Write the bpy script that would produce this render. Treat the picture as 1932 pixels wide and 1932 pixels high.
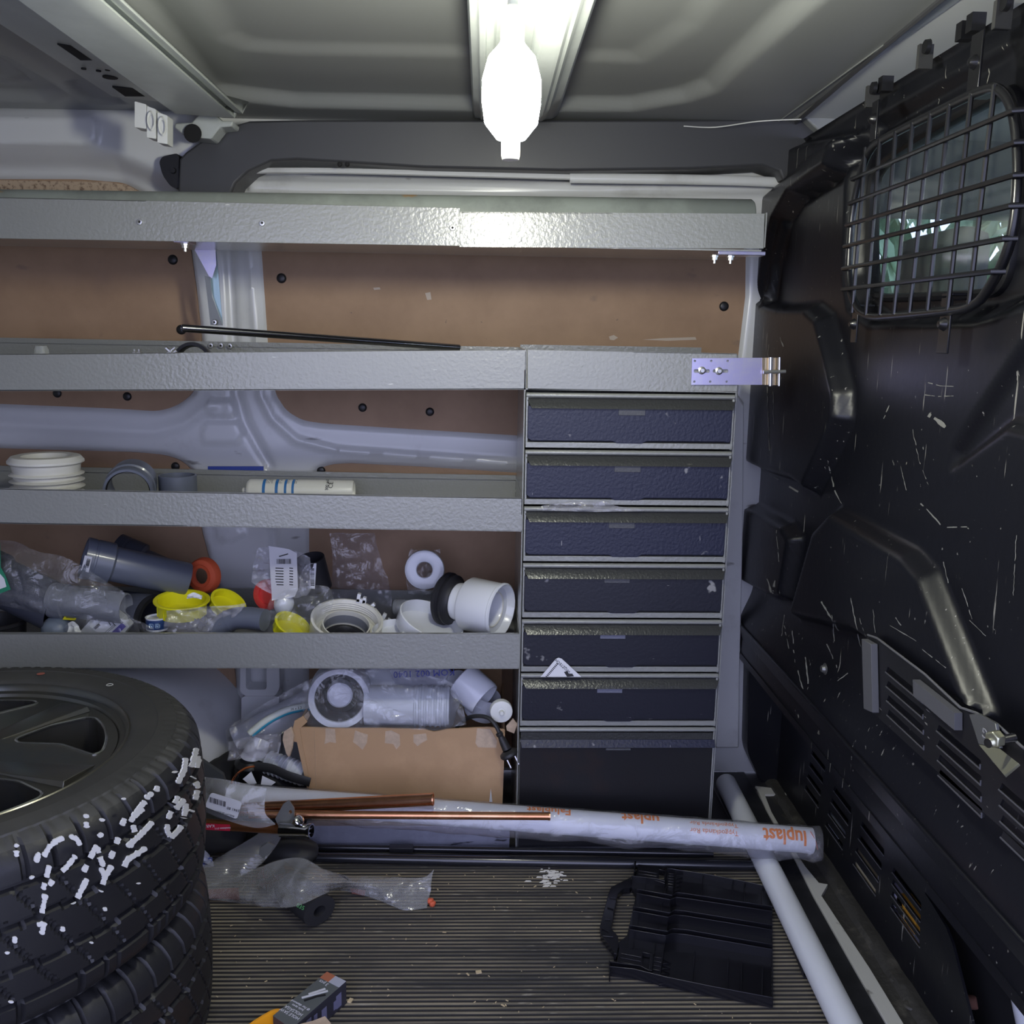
import bpy, bmesh, math, random
import numpy as np
from mathutils import Vector, Matrix, noise
from mathutils.geometry import tessellate_polygon
random.seed(7)
for o in list(bpy.data.objects): bpy.data.objects.remove(o)
sc = bpy.context.scene
col = sc.collection
PI = math.pi
V = Vector
# ------------------------------------------------------------------ camera, world, light, exposure
F = 1770.0
CAMP = V((0, 0, 1.0))
_y = V((-54, 331, -F)).normalized()
_z = V((159, 9264, 1770)); _z = (_z - _z.dot(_y) * _y).normalized()
_x = _y.cross(_z)
CR = Matrix((_x, _y, _z))            # camera vector -> world vector
cam = bpy.data.cameras.new('camera'); co = bpy.data.objects.new('camera', cam); col.objects.link(co)
cam.sensor_width = 36; cam.sensor_height = 36; cam.lens = F / 1932 * 36; cam.clip_start = 0.02
co.matrix_world = Matrix.Translation(CAMP) @ CR.to_4x4()
sc.camera = co
sc.view_settings.view_transform = 'Standard'; sc.view_settings.look = 'None'
sc.view_settings.gamma = 1; sc.view_settings.use_curve_mapping = False
sc.view_settings.exposure = 0.14
w = bpy.data.worlds.new('overcast'); sc.world = w; w.use_nodes = True
wb = w.node_tree.nodes['Background']
wb.inputs[0].default_value = (0.62, 0.66, 1.0, 1); wb.inputs[1].default_value = 2.8
LAMP_STRENGTH = 215.0
LAMP_COLOR = (1.0, 1.0, 0.85)

def ray(x, y): return CR @ V((x - 966, 966 - y, -F))
def atY(x, y, Y): r = ray(x, y); return CAMP + r * (Y / r.y)
def atZ(x, y, Z): r = ray(x, y); return CAMP + r * ((Z - 1) / r.z)
def atX(x, y, X): r = ray(x, y); return CAMP + r * (X / r.x)
def pxm(p):            # metres per reference pixel at a point
    return (-(CR.transposed() @ (V(p) - CAMP)).z) / F

# ------------------------------------------------------------------ materials
MATS = {}
def nodes(m): return m.node_tree.nodes, m.node_tree.links
def mat(name, color, rough=.5, metal=0, bump=0, bscale=200, var=0, vscale=8, var2=None, coat=0, coat_r=.12, spec=.5, emit=None, trans=0, bdist=.002, stretch=None, grime=None, vlo=.45, vhi=.6, detail=2):
    if name in MATS: return MATS[name]
    m = bpy.data.materials.new(name); m.use_nodes = True
    N, L = nodes(m); b = N['Principled BSDF']
    b.inputs['Base Color'].default_value = (*color, 1)
    b.inputs['Roughness'].default_value = rough; b.inputs['Metallic'].default_value = metal
    b.inputs['Specular IOR Level'].default_value = spec
    b.inputs['Coat Weight'].default_value = coat; b.inputs['Coat Roughness'].default_value = coat_r
    b.inputs['Transmission Weight'].default_value = trans
    if emit: b.inputs['Emission Color'].default_value = (*emit[0], 1); b.inputs['Emission Strength'].default_value = emit[1]
    tc = N.new('ShaderNodeTexCoord'); src = tc.outputs['Object']
    if stretch:
        mp = N.new('ShaderNodeMapping'); mp.inputs['Scale'].default_value = stretch; L.new(src, mp.inputs[0]); src = mp.outputs[0]
    colout = None
    if var or var2:
        n = N.new('ShaderNodeTexNoise'); n.inputs['Scale'].default_value = vscale; n.inputs['Detail'].default_value = 6; n.inputs['Roughness'].default_value = .65
        L.new(src, n.inputs['Vector'])
        r = N.new('ShaderNodeValToRGB'); L.new(n.outputs[0], r.inputs[0])
        r.color_ramp.elements[0].position = vlo; r.color_ramp.elements[1].position = vhi
        c2 = var2 if var2 else tuple(c * (1 - var) for c in color)
        r.color_ramp.elements[0].color = (*c2, 1); r.color_ramp.elements[1].color = (*color, 1)
        colout = r.outputs[0]
    if grime:            # (color, scale, lo, hi) thin specks or scratches
        for g in grime:
            gc, gs, lo, hi, gst = g
            mp = N.new('ShaderNodeMapping'); mp.inputs['Scale'].default_value = gst; mp.inputs['Rotation'].default_value = (.25 * len(N) % 1.3, .13 * len(N) % .7, .3)
            L.new(tc.outputs['Object'], mp.inputs[0])
            n = N.new('ShaderNodeTexNoise'); n.inputs['Scale'].default_value = gs; n.inputs['Detail'].default_value = 3
            L.new(mp.outputs[0], n.inputs['Vector'])
            r = N.new('ShaderNodeValToRGB'); L.new(n.outputs[0], r.inputs[0])
            r.color_ramp.elements[0].position = lo; r.color_ramp.elements[1].position = hi
            r.color_ramp.elements[0].color = (0, 0, 0, 1); r.color_ramp.elements[1].color = (1, 1, 1, 1)
            mx = N.new('ShaderNodeMix'); mx.data_type = 'RGBA'
            L.new(r.outputs[0], mx.inputs['Factor'])
            if colout: L.new(colout, mx.inputs['A'])
            else: mx.inputs['A'].default_value = (*color, 1)
            mx.inputs['B'].default_value = (*gc, 1); colout = mx.outputs['Result']
    if colout: L.new(colout, b.inputs['Base Color'])
    if bump:
        n = N.new('ShaderNodeTexNoise'); n.inputs['Scale'].default_value = bscale; n.inputs['Detail'].default_value = detail
        L.new(src, n.inputs['Vector'])
        bp = N.new('ShaderNodeBump'); bp.inputs['Strength'].default_value = bump; bp.inputs['Distance'].default_value = bdist
        L.new(n.outputs[0], bp.inputs['Height']); L.new(bp.outputs[0], b.inputs['Normal'])
        if coat: L.new(bp.outputs[0], b.inputs['Coat Normal'])
    MATS[name] = m; return m

def film(name, tint=(1, 1, 1), clear=.86, gloss=.5, haze=.06, bump=.8, bscale=30):
    if name in MATS: return MATS[name]
    m = bpy.data.materials.new(name); m.use_nodes = True
    N, L = nodes(m); N.remove(N['Principled BSDF']); out = N['Material Output']
    t = N.new('ShaderNodeBsdfTransparent'); t.inputs[0].default_value = (*tint, 1)
    g = N.new('ShaderNodeBsdfGlossy'); g.inputs['Roughness'].default_value = .12
    d = N.new('ShaderNodeBsdfDiffuse'); d.inputs[0].default_value = (.8 * tint[0], .8 * tint[1], .8 * tint[2], 1)
    fr = N.new('ShaderNodeLayerWeight'); fr.inputs[0].default_value = .35
    tc = N.new('ShaderNodeTexCoord'); n = N.new('ShaderNodeTexNoise'); n.inputs['Scale'].default_value = bscale; n.inputs['Detail'].default_value = 4; n.inputs['Distortion'].default_value = 1.2
    L.new(tc.outputs['Object'], n.inputs['Vector'])
    bp = N.new('ShaderNodeBump'); bp.inputs['Strength'].default_value = bump; bp.inputs['Distance'].default_value = .01
    L.new(n.outputs[0], bp.inputs['Height'])
    for s in (g, d, fr): L.new(bp.outputs[0], s.inputs['Normal'])
    m1 = N.new('ShaderNodeMixShader'); m1.inputs[0].default_value = haze; L.new(t.outputs[0], m1.inputs[1]); L.new(d.outputs[0], m1.inputs[2])
    pw = N.new('ShaderNodeMath'); pw.operation = 'POWER'; pw.inputs[1].default_value = 3; L.new(fr.outputs['Facing'], pw.inputs[0])
    ml = N.new('ShaderNodeMath'); ml.operation = 'MULTIPLY'; ml.inputs[1].default_value = gloss; L.new(pw.outputs[0], ml.inputs[0])
    ad = N.new('ShaderNodeMath'); ad.operation = 'ADD'; ad.inputs[1].default_value = .06; ad.use_clamp = True; L.new(ml.outputs[0], ad.inputs[0])
    m2 = N.new('ShaderNodeMixShader'); L.new(ad.outputs[0], m2.inputs[0]); L.new(m1.outputs[0], m2.inputs[1]); L.new(g.outputs[0], m2.inputs[2])
    L.new(m2.outputs[0], out.inputs[0])
    MATS[name] = m; return m

# ------------------------------------------------------------------ mesh helpers
class MB:
    def __init__(s): s.v = []; s.f = []
    def add(s, vs, fs, M=None):
        b = len(s.v)
        s.v += [tuple(M @ V(v)) if M else tuple(v) for v in vs]
        s.f += [tuple(b + i for i in f) for f in fs]; return s
    def box(s, a, b, M=None):
        x0, y0, z0 = a; x1, y1, z1 = b
        vs = [(x0, y0, z0), (x1, y0, z0), (x1, y1, z0), (x0, y1, z0), (x0, y0, z1), (x1, y0, z1), (x1, y1, z1), (x0, y1, z1)]
        return s.add(vs, [(0, 3, 2, 1), (4, 5, 6, 7), (0, 1, 5, 4), (1, 2, 6, 5), (2, 3, 7, 6), (3, 0, 4, 7)], M)
    def hexa(s, bot, top):
        n = len(bot)
        fs = [tuple(reversed(range(n))), tuple(range(n, 2 * n))] + [(i, (i + 1) % n, n + (i + 1) % n, n + i) for i in range(n)]
        return s.add([tuple(p) for p in bot] + [tuple(p) for p in top], fs)
    def lathe(s, prof, M=None, seg=32, a0=0, a1=2 * PI, closed=True, disp=None):
        n = len(prof); full = abs(a1 - a0 - 2 * PI) < 1e-6; m = seg if full else seg + 1
        vs = []
        for i in range(m):
            a = a0 + (a1 - a0) * i / seg
            for j, (r, z) in enumerate(prof):
                if disp: r, z = disp(a, j, r, z)
                vs.append((r * math.cos(a), r * math.sin(a), z))
        fs = []
        for i in range(seg):
            i2 = (i + 1) % m
            for j in range(n - 1): fs.append((i * n + j, i2 * n + j, i2 * n + j + 1, i * n + j + 1))
        return s.add(vs, fs, M)
    def tube(s, pts, r, seg=10, cap=True, rads=None, flat=None):
        pts = [V(p) for p in pts]; n = len(pts); vs = []
        up = None
        for i, p in enumerate(pts):
            t = (pts[min(i + 1, n - 1)] - pts[max(i - 1, 0)]).normalized()
            if up is None:
                up = V((0, 0, 1)) if abs(t.z) < .9 else V((1, 0, 0))
            u = (up - t * up.dot(t)).normalized(); wv = t.cross(u); up = u
            rr = rads[i] if rads else r
            for k in range(seg):
                a = 2 * PI * k / seg
                ku, kw = (rr, rr) if flat is None else flat
                vs.append(p + u * math.cos(a) * ku + wv * math.sin(a) * kw)
        fs = [(i * seg + k, i * seg + (k + 1) % seg, (i + 1) * seg + (k + 1) % seg, (i + 1) * seg + k) for i in range(n - 1) for k in range(seg)]
        if cap: fs += [tuple(reversed(range(seg))), tuple((n - 1) * seg + k for k in range(seg))]
        return s.add(vs, fs)
    def prism(s, outer, off, holes=()):
        """outer: list of 3D points (planar), off: extrusion Vector; holes: list of 3D loops"""
        loops = [[V(p) for p in outer]] + [[V(p) for p in h] for h in holes]
        tris = tessellate_polygon(loops)
        flat = [p for l in loops for p in l]; n = len(flat); off = V(off)
        fs = [tuple(t) for t in tris] + [tuple(reversed([n + i for i in t])) for t in tris]
        b = 0
        for l in loops:
            k = len(l)
            for i in range(k): fs.append((b + i, b + (i + 1) % k, n + b + (i + 1) % k, n + b + i))
            b += k
        return s.add(flat + [p + off for p in flat], fs)
    def grid(s, P):
        """P: rows of points"""
        r, c = len(P), len(P[0])
        return s.add([p for row in P for p in row], [(i * c + j, i * c + j + 1, (i + 1) * c + j + 1, (i + 1) * c + j) for i in range(r - 1) for j in range(c - 1)])

ROOT = {}
def build(mb, name, m, parent=None, label=None, smooth=40, bevel=0, cat=None, group=None, kind=None, fix=True, solid=0):
    vs = mb.v
    if parent is not None: o0 = V(parent.get('_w', (0, 0, 0)))
    else:
        a = np.array(vs); mn = a.min(0); mx = a.max(0); o0 = V(((mn[0] + mx[0]) / 2, (mn[1] + mx[1]) / 2, mn[2]))
    me = bpy.data.meshes.new(name); me.from_pydata([tuple(V(v) - o0) for v in vs], [], mb.f)
    if fix:
        bm = bmesh.new(); bm.from_mesh(me)
        bmesh.ops.recalc_face_normals(bm, faces=bm.faces); bm.to_mesh(me); bm.free()
    me.materials.append(m)
    if smooth:
        me.shade_smooth(); me.set_sharp_from_angle(angle=math.radians(smooth))
    o = bpy.data.objects.new(name, me); col.objects.link(o)
    if parent is not None: o.parent = parent
    else: o.location = o0
    o['_w'] = tuple(o0)
    if bevel:
        b = o.modifiers.new('bevel', 'BEVEL'); b.width = bevel; b.segments = 2; b.limit_method = 'ANGLE'; b.angle_limit = math.radians(40)
        b.harden_normals = False
    if solid:
        b = o.modifiers.new('solid', 'SOLIDIFY'); b.thickness = solid
    return tag(o, label, cat, group, kind)
def tag(o, label=None, cat=None, group=None, kind=None):
    if label: o['label'] = label
    if cat: o['category'] = cat
    if group: o['group'] = group
    if kind: o['kind'] = kind
    return o
def thing(name, label, cat, loc, group=None, kind=None):
    o = bpy.data.objects.new(name, None); o.empty_display_size = .02; col.objects.link(o); o.location = loc; o['_w'] = tuple(loc)
    return tag(o, label, cat, group, kind)
def frame(origin, axis, ref=(0, 0, 1)):
    z = V(axis).normalized(); r = V(ref)
    if abs(z.dot(r.normalized())) > .98: r = V((1, 0, 0))
    x = (r - z * r.dot(z)).normalized(); y = z.cross(x)
    M = Matrix((x, y, z)).transposed().to_4x4(); M.translation = V(origin); return M
def chaikin(pts, n=2, closed=True):
    pts = [V(p) for p in pts]
    for _ in range(n):
        q = []
        L_ = len(pts)
        rng = range(L_) if closed else range(L_ - 1)
        if not closed: q.append(pts[0])
        for i in rng:
            a, b = pts[i], pts[(i + 1) % L_]
            q += [a * .75 + b * .25, a * .25 + b * .75]
        if not closed: q.append(pts[-1])
        pts = q
    return pts
def roundc(pts, r=.01, seg=4):
    """fillet the corners of a closed 3D loop"""
    pts = [V(p) for p in pts]; out = []; n = len(pts)
    for i in range(n):
        p, a, b = pts[i], pts[i - 1], pts[(i + 1) % n]
        da = (a - p); db = (b - p); d = min(r, da.length * .45, db.length * .45)
        A = p + da.normalized() * d; B = p + db.normalized() * d
        for k in range(seg + 1):
            t = k / seg; out.append((A * (1 - t) + p * t) * (1 - t) + (p * (1 - t) + B * t) * t)
    return out
def spl(pts, n=6):
    """catmull-rom through points"""
    pts = [V(p) for p in pts]; out = []
    for i in range(len(pts) - 1):
        p0 = pts[max(i - 1, 0)]; p1 = pts[i]; p2 = pts[i + 1]; p3 = pts[min(i + 2, len(pts) - 1)]
        for k in range(n):
            t = k / n
            out.append(.5 * ((2 * p1) + (p2 - p0) * t + (2 * p0 - 5 * p1 + 4 * p2 - p3) * t * t + (3 * p1 - p0 - 3 * p2 + p3) * t ** 3))
    out.append(pts[-1]); return out
def sdist(PX, PY, poly):
    """signed distance (negative inside) of grid points to a polygon"""
    poly = np.array(poly, float); n = len(poly)
    d = np.full(PX.shape, 1e9); ins = np.zeros(PX.shape, bool)
    for i in range(n):
        ax, ay = poly[i]; bx, by = poly[(i + 1) % n]; ex, ey = bx - ax, by - ay
        t = np.clip(((PX - ax) * ex + (PY - ay) * ey) / (ex * ex + ey * ey + 1e-12), 0, 1)
        d = np.minimum(d, np.hypot(PX - ax - t * ex, PY - ay - t * ey))
        if abs(ey) > 1e-12:
            c = ((ay > PY) != (by > PY)) & (PX < (PY - ay) * ex / ey + ax); ins ^= c
    return np.where(ins, -d, d)
def sstep(t): t = np.clip(t, 0, 1); return t * t * (3 - 2 * t)
def relief(u0, u1, v0, v1, step, feats, holes=(), base=None):
    """height field over a (u,v) rectangle; feats: (poly2d, height, bevel)"""
    nu = int(round((u1 - u0) / step)) + 1; nv = int(round((v1 - v0) / step)) + 1
    U, W = np.meshgrid(np.linspace(u0, u1, nu), np.linspace(v0, v1, nv), indexing='ij')
    H = np.zeros(U.shape) if base is None else base(U, W)
    for poly, h, bv in feats: H += h * sstep(.5 - sdist(U, W, poly) / bv)
    keep = np.ones((nu - 1, nv - 1), bool)
    for hp in holes:
        uc = (U[:-1, :-1] + U[1:, 1:]) / 2; wc = (W[:-1, :-1] + W[1:, 1:]) / 2
        keep &= sdist(uc, wc, hp) > 0
    idx = np.arange(nu * nv).reshape(nu, nv)
    q = np.stack([idx[:-1, :-1], idx[1:, :-1], idx[1:, 1:], idx[:-1, 1:]], -1)[keep]
    return U, W, H, q
def sheet(name, m, u0, u1, v0, v1, step, feats, tomap, holes=(), base=None, parent=None, kind=None, smooth=60):
    U, W, H, q = relief(u0, u1, v0, v1, step, feats, holes, base)
    mb = MB(); P = tomap(U, W, H); mb.v = [tuple(p) for p in P.reshape(-1, 3)]; mb.f = [tuple(int(i) for i in f) for f in q]
    return build(mb, name, m, parent, smooth=smooth, kind=kind, fix=False)
def text_geo(s, size, depth=.0003, bold=0, cuts=0):
    cu = bpy.data.curves.new('t', 'FONT'); cu.body = s; cu.size = size; cu.extrude = depth; cu.resolution_u = 2; cu.offset = bold
    cu.align_x = 'CENTER'; cu.align_y = 'CENTER'
    o = bpy.data.objects.new('t', cu); col.objects.link(o); bpy.context.view_layer.update()
    me = bpy.data.meshes.new_from_object(o.evaluated_get(bpy.context.evaluated_depsgraph_get()))
    if cuts:
        bm = bmesh.new(); bm.from_mesh(me); ys = [v.co.y for v in bm.verts]; y = min(ys) + cuts
        while y < max(ys):
            bmesh.ops.bisect_plane(bm, geom=bm.verts[:] + bm.edges[:] + bm.faces[:], plane_co=(0, y, 0), plane_no=(0, 1, 0)); y += cuts
        bm.to_mesh(me); bm.free()
    vs = [tuple(v.co) for v in me.vertices]; fs = [tuple(p.vertices) for p in me.polygons]
    bpy.data.objects.remove(o); bpy.data.curves.remove(cu); bpy.data.meshes.remove(me)
    return vs, fs
def nz(p, s=1, seed=0): return noise.noise(V((p[0] * s + seed, p[1] * s, p[2] * s)))
# ------------------------------------------------------------------ material set
WHITE = mat('white_van_paint', (.66, .67, .67), .28, coat=.3, var2=(.50, .50, .49), vscale=5, vlo=.25, vhi=.42, grime=[((.12, .11, .10), 9, .70, .76, (1, 1, 3))])
PRIMER = mat('grey_roof_primer', (.27, .28, .275), .42, bump=.05, bscale=500, coat=.1)
BEAM = mat('grey_green_primer', (.50, .53, .51), .4, var=.1, vscale=6)
DARKTRIM = mat('charcoal_plastic', (.055, .056, .062), .45, bump=.08, bscale=700, bdist=.0005)
BLACKP = mat('black_bulkhead_plastic', (.0075, .008, .0115), .36, spec=.45, bump=.10, bscale=60, bdist=.002, grime=[((.30, .29, .26), 7, .70, .735, (22, 22, 1.2)), ((.22, .22, .2), 9, .72, .75, (1.5, 14, 14)), ((.35, .33, .28), 40, .76, .8, (1, 1, 1))])
BLACK = mat('black_plastic', (.012, .012, .014), .4)
BLACKM = mat('matt_black', (.008, .008, .009), .8)
HARD = mat('brown_hardboard', (.37, .238, .145), .62, var2=(.30, .188, .112), vscale=7, vlo=.3, vhi=.6, bump=.1, bscale=400, bdist=.0006, grime=[((.22, .15, .11), 15, .69, .80, (1, 1, 1.4)), ((.12, .09, .08), 60, .74, .79, (1, 1, 1))])
CHIP = mat('speckled_chipboard', (.50, .38, .27), .8, var2=(.16, .10, .07), vscale=110, vlo=.36, vhi=.5)
SHELF = mat('grey_hammered_paint', (.255, .262, .25), .36, coat=1.0, coat_r=.24, bump=.55, bscale=170, bdist=.0012, detail=1.5, grime=[((.6, .6, .58), 12, .74, .77, (1.5, 1.5, 8))])
ZINC = mat('zinc_plate', (.62, .60, .66), .3, metal=.9, var2=(.55, .52, .70), vscale=14)
STEEL = mat('bright_steel', (.75, .75, .75), .22, metal=1)
CHROME = mat('chrome', (.8, .8, .82), .07, metal=1)
GLASS = film('window_glass', (.80, .88, .86), gloss=.5, haze=.03, bump=0)
CREAM = mat('cream_lining', (.62, .63, .58), .6)
FLOORM = mat('ribbed_rubber', (.30, .262, .180), .6, var2=(.075, .072, .062), vscale=6, vlo=.38, vhi=.60, bump=.3, bscale=260, bdist=.0015, stretch=(.35, 3.0, 1), grime=[((.38, .35, .27), 55, .64, .76, (.5, 2, 1))])
DIRTY = mat('dirty_dark_metal', (.045, .043, .038), .6, var2=(.16, .15, .12), vscale=22, vlo=.2, vhi=.45, bump=.6, bscale=90, bdist=.003)
SILLW = mat('scuffed_white_sill', (.60, .60, .54), .45, grime=[((.10, .08, .06), 30, .62, .72, (1, 1, 1))])

# ------------------------------------------------------------------ back wall (van side)
YW = 2.05
def wp(*pts, Y=YW): return [(lambda q: (q.x, q.z))(atY(x, y, Y)) for x, y in pts]
def strip2(pts, wd):
    pts = [V((p[0], p[1])) for p in pts]; L1 = []; L2 = []
    for i, p in enumerate(pts):
        t = (pts[min(i + 1, len(pts) - 1)] - pts[max(i - 1, 0)]).normalized(); n_ = V((-t.y, t.x)) * wd / 2
        L1.append(tuple(p + n_)); L2.append(tuple(p - n_))
    return L1 + L2[::-1]
PAN = {
 'a': [(-420, 338), (150, 338), (235, 345), (262, 360), (330, 400), (358, 455), (372, 560), (381, 645), (378, 700), (365, 742), (335, 765), (300, 776), (200, 770), (0, 762), (-420, 750)],
 'b': [(488, 400), (1380, 400), (1408, 480), (1407, 560), (1395, 660), (1380, 760), (1360, 845), (985, 822), (750, 808), (610, 799), (570, 793), (540, 775), (520, 745), (505, 650)],
 'c': [(-420, 838), (0, 846), (250, 853), (310, 858), (345, 870), (368, 895), (380, 1000), (396, 1060), (415, 1120), (428, 1200), (443, 1262), (446, 1300), (436, 1318), (415, 1322), (395, 1300), (300, 1240), (-420, 1230)],
 'd': [(583, 905), (600, 885), (625, 876), (660, 874), (800, 881), (985, 893), (1335, 912), (1335, 1450), (600, 1450), (583, 1300)],
}
wf = []
for k, p in PAN.items():
    wf.append((wp(*p), -.020, .022))
wf += [
 (wp((-420, 205), (395, 205), (405, 290), (335, 358), (290, 335), (230, 312), (150, 303), (-420, 300)), .055, .05),
 (wp((-420, 232), (195, 232), (208, 245), (205, 275), (195, 285), (-420, 288)), .010, .012),
 (strip2(wp((430, 455), (436, 560), (440, 650), (445, 745), (462, 800), (490, 850), (512, 885)), .016), -.010, .016),
 (strip2(wp((470, 455), (478, 560), (485, 650), (492, 745), (515, 790), (560, 830), (640, 850), (985, 875)), .012), .008, .014),
 (wp((395, 756), (440, 756), (446, 772), (440, 786), (392, 786), (390, 770)), .006, .008),
 (wp((387, 797), (448, 797), (458, 815), (450, 836), (385, 836), (380, 820)), .006, .008),
 (wp((405, 990), (450, 990), (462, 1008), (440, 1020), (410, 1018)), .006, .008),
 (strip2(wp((-420, 792), (0, 800), (200, 810), (290, 815), (350, 800), (400, 760)), .014), .009, .03),
 (strip2(wp((515, 1000), (522, 1100), (525, 1262), (528, 1450)), .014), -.008, .012),
 (strip2(wp((470, 352), (600, 356), (1000, 358), (1470, 352)), .028), .012, .01),
 (strip2(wp((470, 332), (600, 328), (1000, 332), (1470, 336)), .008), -.008, .008),
]
wall = sheet('wall_back', WHITE, -1.7, .74, 0, 1.46, .006, wf, lambda U, W, H: np.stack([U, YW - H, W], -1), kind='structure')
def panel(key, nm, m, extra=0):
    pts = [atY(x, y, YW + .0085 + extra) for x, y in PAN[key]]
    pts = roundc(pts, .02)
    return build(MB().prism(pts, (0, .004, 0)), nm, m, wall, smooth=30)
panel('a', 'hardboard_panel', HARD); panel('b', 'hardboard_panel', HARD); panel('c', 'hardboard_panel', HARD); panel('d', 'hardboard_panel', HARD)
pts = [atY(x, y, 2.0) for x, y in [(-420, 352), (-420, 342), (0, 340), (120, 342), (200, 343), (240, 349), (262, 362), (262, 380), (-420, 380)]]
build(MB().prism(pts, (0, .012, 0)), 'chipboard_panel', CHIP, wall, smooth=30)
for x, y in [(326, 490), (342, 622), (531, 525), (1366, 578), (240, 748), (108, 742), (684, 769), (811, 777), (148, 865), (331, 880), (606, 888), (-60, 500)]:
    p = atY(x, y, YW + .0085)
    r = .0095 if y > 640 else .0105
    b = MB().lathe([(0, .004), (r * .55, .0038), (r * .9, .0025), (r, 0), (r, -.001)], frame(p, (0, -1, 0)), 20)
    build(b, 'push_clip', BLACK, wall, smooth=50)
# scratches and stains on the big panel
SCR = mat('pale_scuff', (.52, .44, .37), .7)
for pts in ([(1212, 641), (1250, 638), (1312, 636), (1314, 641), (1260, 643)], [(1149, 635), (1158, 632), (1166, 637), (1158, 642), (1151, 641)], [(704, 543), (716, 542), (718, 546), (706, 547)], [(802, 553), (812, 551), (814, 565), (806, 566)]):
    build(MB().prism([atY(x, y, YW + .0082) for x, y in pts], (0, .0004, 0)), 'scuff_mark', SCR, wall)
# box bracket at the bottom of the pillar, side post right of the drawers
bp = roundc([atY(x, y, 2.0) for x, y in [(453, 1225), (526, 1225), (528, 1298), (520, 1313), (462, 1313), (453, 1305)]], .008)
hp = roundc([atY(x, y, 2.0) for x, y in [(464, 1228), (503, 1228), (503, 1301), (464, 1301)]], .008)
build(MB().prism(bp, (0, .045, 0), [hp]), 'box_bracket', WHITE, wall, bevel=.002)
build(MB().prism(roundc([atY(x, y, 1.995) for x, y in [(455, 1314), (527, 1314), (523, 1440), (455, 1440)]], .01), (0, .05, 0)), 'post_foot', WHITE, wall, bevel=.004)
# rear lower wall pillar between drawers and bulkhead
build(MB().prism([atY(x, y, 2.02) for x, y in [(1385, 735), (1404, 760), (1402, 1000), (1396, 1280), (1394, 1412), (1350, 1412), (1360, 900)]], (0, .03, 0)), 'wall_post', WHITE, wall, bevel=.004)
# blue tape edge seen above the second shelf
BLUE = mat('blue_plastic', (.03, .06, .32), .4)
build(MB().prism([atY(x, y, 2.03) for x, y in [(392, 880), (497, 880), (497, 888), (392, 887)]], (0, .003, 0)), 'blue_tape', BLUE, wall)
# white conduit along the top
pts = [atY(x, y, 2.0) for x, y in [(470, 322), (620, 322), (860, 328), (1075, 334)]]
build(MB().tube(spl(pts), .0085, 8, flat=(.006, .006)), 'conduit', WHITE, wall)
pts = [atY(x, y, 1.995) for x, y in [(1075, 336), (1250, 338), (1400, 341), (1482, 345)]]
build(MB().tube(spl(pts), .013, 12, flat=(.010, .006)), 'conduit', WHITE, wall)
# wheel arch hump
arch = [(-420, 1190), (60, 1205), (250, 1232), (335, 1268), (405, 1322), (440, 1375), (455, 1430), (452, 1500), (450, 1560), (-420, 1560)]
rows = []
for yy, ins in ((2.06, 1.0), (1.90, .99), (1.85, .975), (1.82, .94), (1.805, .88), (1.80, .6)):
    c = atY(100, 1560, 1.93)
    row = []
    for q in chaikin([atY(x, y, 1.93) for x, y in arch], 2):
        d = q - c; row.append(V((c.x + d.x * ins, yy, max(0.0, c.z + d.z * ins))))
    row.append(row[0]); rows.append(row)
build(MB().grid(rows), 'wheel_arch', WHITE, wall, smooth=60)

# ------------------------------------------------------------------ dark trim along the roof edge
tp = [(338, 300), (350, 287), (385, 262), (430, 240), (470, 228), (560, 226), (900, 226), (1300, 226), (1530, 222), (1565, 240), (1530, 290), (1478, 342), (1470, 322), (1440, 312), (1300, 319), (1060, 322), (800, 316), (640, 306), (560, 301), (510, 304), (470, 322), (445, 345), (432, 375), (335, 375)]
o = build(MB().prism([atY(x, y, 1.955) for x, y in tp], (0, .085, 0)), 'trim_1', DARKTRIM, smooth=50, bevel=.012, kind='structure')
cap = [(300, 305), (306, 295), (338, 288), (338, 358), (322, 352), (306, 330)]
build(MB().prism(roundc([atY(x, y, 1.965) for x, y in cap], .01), (0, .03, 0)), 'end_cap', BLACK, o, bevel=.003)
p = atY(327, 322, 1.963); build(MB().lathe([(0, .004), (.005, .004), (.006, 0)], frame(p, (0, -1, 0)), 14), 'screw_head', BLACK, o)
for x in (641, 655):
    p = atY(x, 310, 1.95); build(MB().lathe([(0, .006), (.004, .005), (.005, 0)], frame(p, (0, -1, 0)), 12), 'plug', BLACKM, o)

# ------------------------------------------------------------------ ceiling
ZC = 1.43
def cp(*pts): return [(lambda q: (q.x, q.y))(atZ(x, y, ZC)) for x, y in pts]
a0 = atZ(1540, 0, ZC).x
i1 = cp((402, 182), (560, 200), (900, 206), (1190, 207), (1290, 190), (1340, 172), (1378, 135), (1545, -10)); i1 += [(a0 + .005, .3), (-.40, .3)]
i2 = cp((405, 60), (430, 100), (470, 118), (560, 124), (900, 130), (1200, 140), (1300, 80)); i2 += [(.30, .5), (-.37, .5)]
i3 = [(-1.5, 1.90)] + cp((0, 188), (80, 191), (118, 178), (90, 160), (0, 108)); i3 += [(-1.5, 1.40)]
i4 = cp((0, 175), (42, 172), (55, 168), (0, 130)) + [(-1.5, 1.45), (-1.5, 1.8)]
i5 = cp((150, 185), (128, 155), (165, 150), (235, 195), (170, 196))
cf = [(i1, -.022, .035), (i2, -.010, .05), (i3, -.018, .03), (i4, -.006, .01), (i5, -.008, .012)]
ceil = sheet('ceiling', PRIMER, -1.7, .60, .25, 2.06, .008, cf, lambda U, W, H: np.stack([U, W, ZC - H], -1), kind='structure')
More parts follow.
